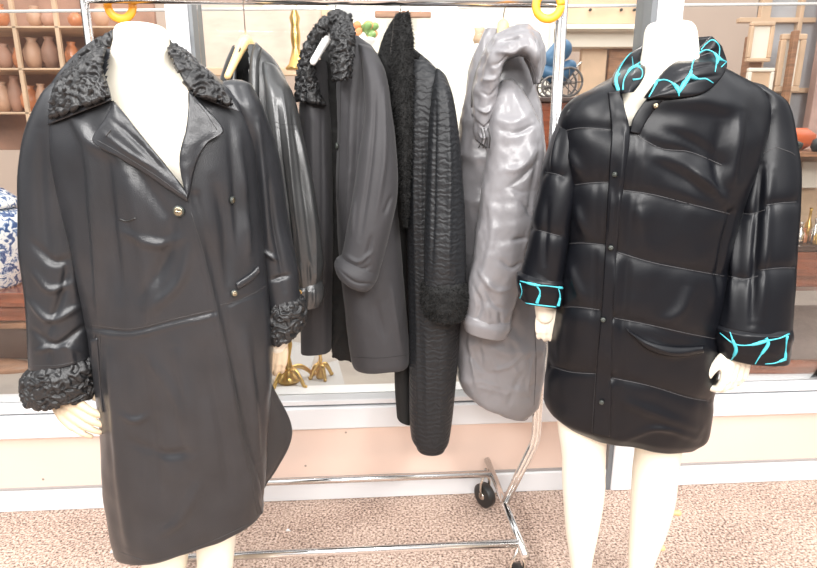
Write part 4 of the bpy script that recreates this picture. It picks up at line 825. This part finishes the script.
# right: cabinet with carriage
cb = thing('cabinet', 'red-brown wooden cabinet with dark top under the model carriage', 'cabinet', (W(590, 300, 2.7).x, 2.7, 0))
Yk = 2.65
pxbox('top', 525, 97, 640, 102, Yk, .4, M['darkwood'], .004, cb); pxbox('body', 530, 102, 636, 330, Yk + .02, .36, M['redwood'], .004, cb); dd = pxbox('door', 535, 110, 583, 300, Yk + .01, .012, M['redwood'], .003, cb)
zc = W(560, 97, Yk).z; 
cr = thing('model_carriage', 'dark blue model carriage with spoked wheels on the red-brown cabinet', 'model', (W(562, 95, Yk + .1).x, Yk + .1, zc))
def wheel(c, r, parent):
    mb = MB(); tube(mb, [c + Vector((r * math.cos(a), 0, r * math.sin(a))) for a in np.linspace(0, 2 * math.pi, 29)], .005, 8, 0)
    for k in range(8): a = k * math.pi / 4; tube(mb, [c, c + Vector((r * math.cos(a), 0, r * math.sin(a)))], .0022, 6, 0)
    tube(mb, [c + Vector((0, -.012, 0)), c + Vector((0, .012, 0))], .01, 10, 0); mb.build('wheel', M['greyst'], parent)
for px, rr_ in ((566, .058), (549, .04)):
    for dy in (.06, .16): c = W(px, 90, Yk + .1); wheel(Vector((c.x, Yk + dy, zc + rr_ + .006)), rr_, cr)
c = W(558, 80, Yk + .1); mb = MB(); capsule(mb, [Vector((c.x - .05, Yk + .11, zc + .11)), Vector((c.x, Yk + .11, zc + .1)), Vector((c.x + .05, Yk + .11, zc + .13))], [.03, .045, .03], 14, 0, 14); mb.build('body', M['blue'], cr)
mb = MB(); capsule(mb, [Vector((c.x - .03, Yk + .11, zc + .16)), Vector((c.x + .01, Yk + .11, zc + .2))], [.04, .045], 14, 0, 10); mb.build('hood', M['blue'], cr)
mb = MB(); tube(mb, [Vector((c.x + .05, Yk + .11, zc + .1)), Vector((c.x + .1, Yk + .11, zc + .15))], .004, 8); mb.build('handle', M['silver'], cr)
# pale wall shelf and brown panel behind the right jacket shoulder
ws = thing('wall_cupboard', 'pale wall cupboard with tiny dark knobs above the cabinet', 'cupboard', (W(600, 50, 3.6).x, 3.6, W(600, 47, 3.6).z))
pxbox('body', 500, -60, 652, 24, 3.6, .25, M['tan'], .004, ws); pxbox('shelf_board', 500, 24, 652, 29, 3.52, .33, M['cream'], .002, ws); pxbox('lower_panel', 500, 29, 652, 47, 3.62, .23, M['cream'], .002, ws)
for x in (590, 621, 634): mb = MB(); p = W(x, 10, 3.585); capsule(mb, [p, p + Vector((0, -.01, 0))], .008, 10, 0, 6); mb.build('knob', M['dark'], ws)
o = pxbox('wardrobe', 598, 48, 650, 341, 3.7, .05, M['brownwood']); tag(o, 'reddish brown wooden wardrobe side behind the right jacket shoulder', 'wardrobe')
o = pxbox('wardrobe', 572, 48, 596, 341, 3.7, .05, M['tan']); tag(o, 'pale tan wardrobe side behind the model carriage', 'wardrobe')
# far right
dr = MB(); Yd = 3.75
gd = thing('window_reflection', 'grey-white reflection of small window panes at upper right, built as a solid frame', 'door', (W(765, 200, Yd).x, Yd, 0))  # mall windows reflected in the glass, modelled as a solid frame with panes
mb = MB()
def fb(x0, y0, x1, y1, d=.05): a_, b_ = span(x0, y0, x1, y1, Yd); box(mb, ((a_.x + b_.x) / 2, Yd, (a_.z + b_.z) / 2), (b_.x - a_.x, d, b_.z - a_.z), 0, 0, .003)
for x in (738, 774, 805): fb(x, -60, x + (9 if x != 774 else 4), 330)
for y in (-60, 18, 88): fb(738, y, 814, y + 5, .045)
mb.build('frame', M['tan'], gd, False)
mb = MB(); a_, b_ = span(738, -60, 814, 330, Yd); box(mb, ((a_.x + b_.x) / 2, Yd + .02, (a_.z + b_.z) / 2), (b_.x - a_.x, .01, b_.z - a_.z)); mb.build('pane', mat('reflected_pane', (.42, .42, .44), .25, var=.1), gd, False)  # grey of the reflected panes put into the colour
o = pxbox('wood_post', 731, 35, 744, 349, 3.55, .08, M['brownwood']); tag(o, 'brown wooden post beside the printed collar', 'post')
picture('pale framed picture left of the thin brown upright', 748, 22, 772, 62, 3.5, M['tan'], M['cream'], .02)
picture('pale framed print right of the thin brown upright', 777, 34, 802, 92, 3.5, M['tan'], M['cream'], .03)
picture('lower pale picture hung under the leftmost upright picture', 746, 68, 772, 98, 3.5, M['cream'], M['tan'], .02)
o = pxbox('wood_post', 770, 30, 775, 357, 3.42, .04, M['brownwood']); tag(o, 'thin brown upright between two pale pictures', 'post')
o = pxbox('wall_panel', 801, -60, 880, 346, 3.6, .06, mat('pinkish_panel', (.5, .33, .28), .6, var=.15)); tag(o, 'dusky pink panel at the right frame edge', 'panel')
# right display shelves
Yq = 2.75
rs = thing('display_stand', 'brown wooden two-tier display stand at the right edge', 'stand', (W(820, 300, Yq).x, Yq, ZP))
pxbox('shelf_board', 740, 152, 900, 157, Yq, .35, M['brownwood'], .002, rs); pxbox('shelf_board', 740, 246, 900, 251, Yq - .02, .35, M['darkwood'], .002, rs)
a_ = W(740, 200, Yq); zq = W(740, 152, Yq).z; b_ = W(900, 200, Yq)
for x in (a_.x + .01, b_.x - .01):
    for y in (Yq + .31,): mb = MB(); box(mb, (x, y, (zq + ZP) / 2), (.03, .03, zq - ZP), 0, 0, .003); mb.build('post', M['brownwood'], rs)
pxbox('back', 740, 157, 900, 246, Yq + .33, .02, M['tan'], .002, rs)
def onshelf(px, py, Y): return W(px, py, Y)
zz1 = W(740, 152, Yq).z + .001; zz2 = W(740, 246, Yq - .02).z + .001
mb = MB(); c = W(802, 150, Yq + .08); box(mb, (c.x, Yq + .2, zz1 + .052), (.24, .13, .1), 0, .15, .03); tag(mb.build('lacquer_box', M['rednapkin']), 'orange-red lacquered box on the upper tier of the right stand', 'box')
mb = MB(); c = W(797, 150, Yq + .01); lathe(mb, (c.x, Yq - .002 + .045, zz1), [(.02, 0), (.035, .015), (.04, .035), (.02, .045)], 20); tag(mb.build('bowl', M['dark']), 'small black bowl in front of the orange-red box', 'bowl')
mb = MB(); c = W(812, 150, Yq + .02); lathe(mb, (c.x + .03, Yq + .02, zz1), [(.025, 0), (.035, .02), (.03, .05), (.012, .06)], 20); tag(mb.build('pot', M['blackp']), 'black lidded pot at the right frame edge on the upper tier', 'pot')
mb = MB(); c = W(770, 112, 3.0); lathe(mb, (c.x, Yq + .26, zz1), [(.05, 0), (.07, .04), (.065, .1), (.03, .13)], 24); tag(mb.build('pot', M['tan']), 'tan pottery jar just above the right jacket shoulder', 'pot')
for i, (x, h_, r_, mm, lb_) in enumerate(((798, .1, .018, 'silver', 'small silver bottle nearest the black sleeve on the lower tier'), (805, .16, .016, 'brass', 'slim brass bottle on the lower tier'), (812, .12, .02, 'silver', 'wide silver flask on the lower tier at the frame edge'), (802, .07, .016, 'amber', 'short amber bottle in front of the brass one'), (816, .08, .016, 'brass', 'squat brass bottle at the frame edge in front of the silver flask'))):
    yy = Yq + .05 - (.04 if i > 2 else 0) + .05 * (i % 2); c = W(x, 246, yy); mb = MB(); lathe(mb, (c.x, yy, zz2), [(r_, 0), (r_ * 1.05, h_ * .1), (r_, h_ * .5), (r_ * .4, h_ * .65), (r_ * .35, h_ * .9), (r_ * .5, h_)], 16); tag(mb.build('bottle', M[mm]), lb_, 'bottle', 'bottles on the lower tier of the right stand')
mb = MB(); c = W(808, 190, Yq + .28); box(mb, (c.x, Yq + .28, zz2 + .3), (.1, .02, .13), 0, 0, .004); tag(mb.build('white_plaque', M['cream'], None, False), 'white plaque on the back of the right stand', 'plaque')
# dark table and stone panel behind the right sleeve
tb = thing('low_table', 'dark red-brown low table with speckled grey top behind the right sleeve', 'table', (W(790, 380, 2.4).x, 2.45, ZP))
a_ = W(735, 365, 2.2); b_ = W(960, 365, 2.2); zt = W(800, 366, 2.2).z; yf = 2.24
mb = MB(); box(mb, ((a_.x + b_.x) / 2, yf + .40, zt - .004), (b_.x - a_.x - .01, .74, .012)); mb.build('inset_top', M['greyst'], tb, False)
mb = MB(); box(mb, ((a_.x + b_.x) / 2, yf, (zt + ZP) / 2), (b_.x - a_.x, .03, zt - ZP + .01), 0, 0, .005); mb.build('apron', M['redwood'], tb, False)
pxbox('apron', 740, 252, 900, 287, Yq, .03, M['redwood'], .003, rs)
for px, py, lb_ in ((288, 531, 'tiny white paper scrap on the carpet between the rack rails'), (112, 553, 'tiny white paper scrap on the carpet beside the hem of the long leather coat')):
    c = atz(px, py, .004); mb = MB(); tube(mb, [c + Vector((-.007, 0, 0)), c + Vector((0, .003, .003)), c + Vector((.008, 0, 0))], [.003, .006, .002], 7, 0, flat=.5); tag(mb.build('paper_scrap', M['whitep']), lb_, 'paper')
# ================================================================== LIGHT
w = bpy.data.worlds.new('world'); S.world = w; w.use_nodes = True
wt = w.node_tree; bg = wt.nodes['Background']; tc = wt.nodes.new('ShaderNodeTexCoord'); sp = wt.nodes.new('ShaderNodeSeparateXYZ')
wt.links.new(tc.outputs['Generated'], sp.inputs[0])
mr = wt.nodes.new('ShaderNodeMapRange'); mr.inputs[1].default_value = -1; wt.links.new(sp.outputs[2], mr.inputs[0])
c_ = ramp(wt, mr.outputs[0], [(.40, (.10, .095, .09)), (.52, (.16, .155, .15)), (.68, (.50, .49, .48)), (.80, (1.0, 1.0, 1.0))]); wt.links.new(c_, bg.inputs[0]); bg.inputs[1].default_value = 1.35
def area(n, loc, rot, sx, sy, e, c=(1, .975, .95)):
    l = bpy.data.lights.new(n, 'AREA'); l.shape = 'RECTANGLE'; l.size = sx; l.size_y = sy; l.energy = e; l.color = c
    o = bpy.data.objects.new(n, l); COL.objects.link(o); o.location = loc; o.rotation_euler = rot; return o
area('ceiling_light', (-1.3, -.2, 2.9), (math.radians(30), math.radians(-12), 0), .3, 2.0, 55)
area('ceiling_light', (1.2, -.2, 2.9), (math.radians(30), math.radians(12), 0), .3, 2.0, 55)
area('ceiling_light', (.1, -1.8, 2.6), (math.radians(55), 0, 0), 1.8, .5, 60)
area('shop_light', (-.6, 2.9, 2.9), (0, 0, 0), .6, .6, 5, (1, .93, .85))
area('shop_light', (1.0, 3.1, 2.9), (0, 0, 0), .6, .6, 5, (1, .93, .85))
area('shop_light', (.2, 2.7, 2.9), (math.radians(15), 0, 0), .6, .4, 9, (1, .95, .88))
S.view_settings.view_transform = 'Standard'; S.view_settings.look = 'None'; S.view_settings.exposure = .68; S.view_settings.gamma = 1
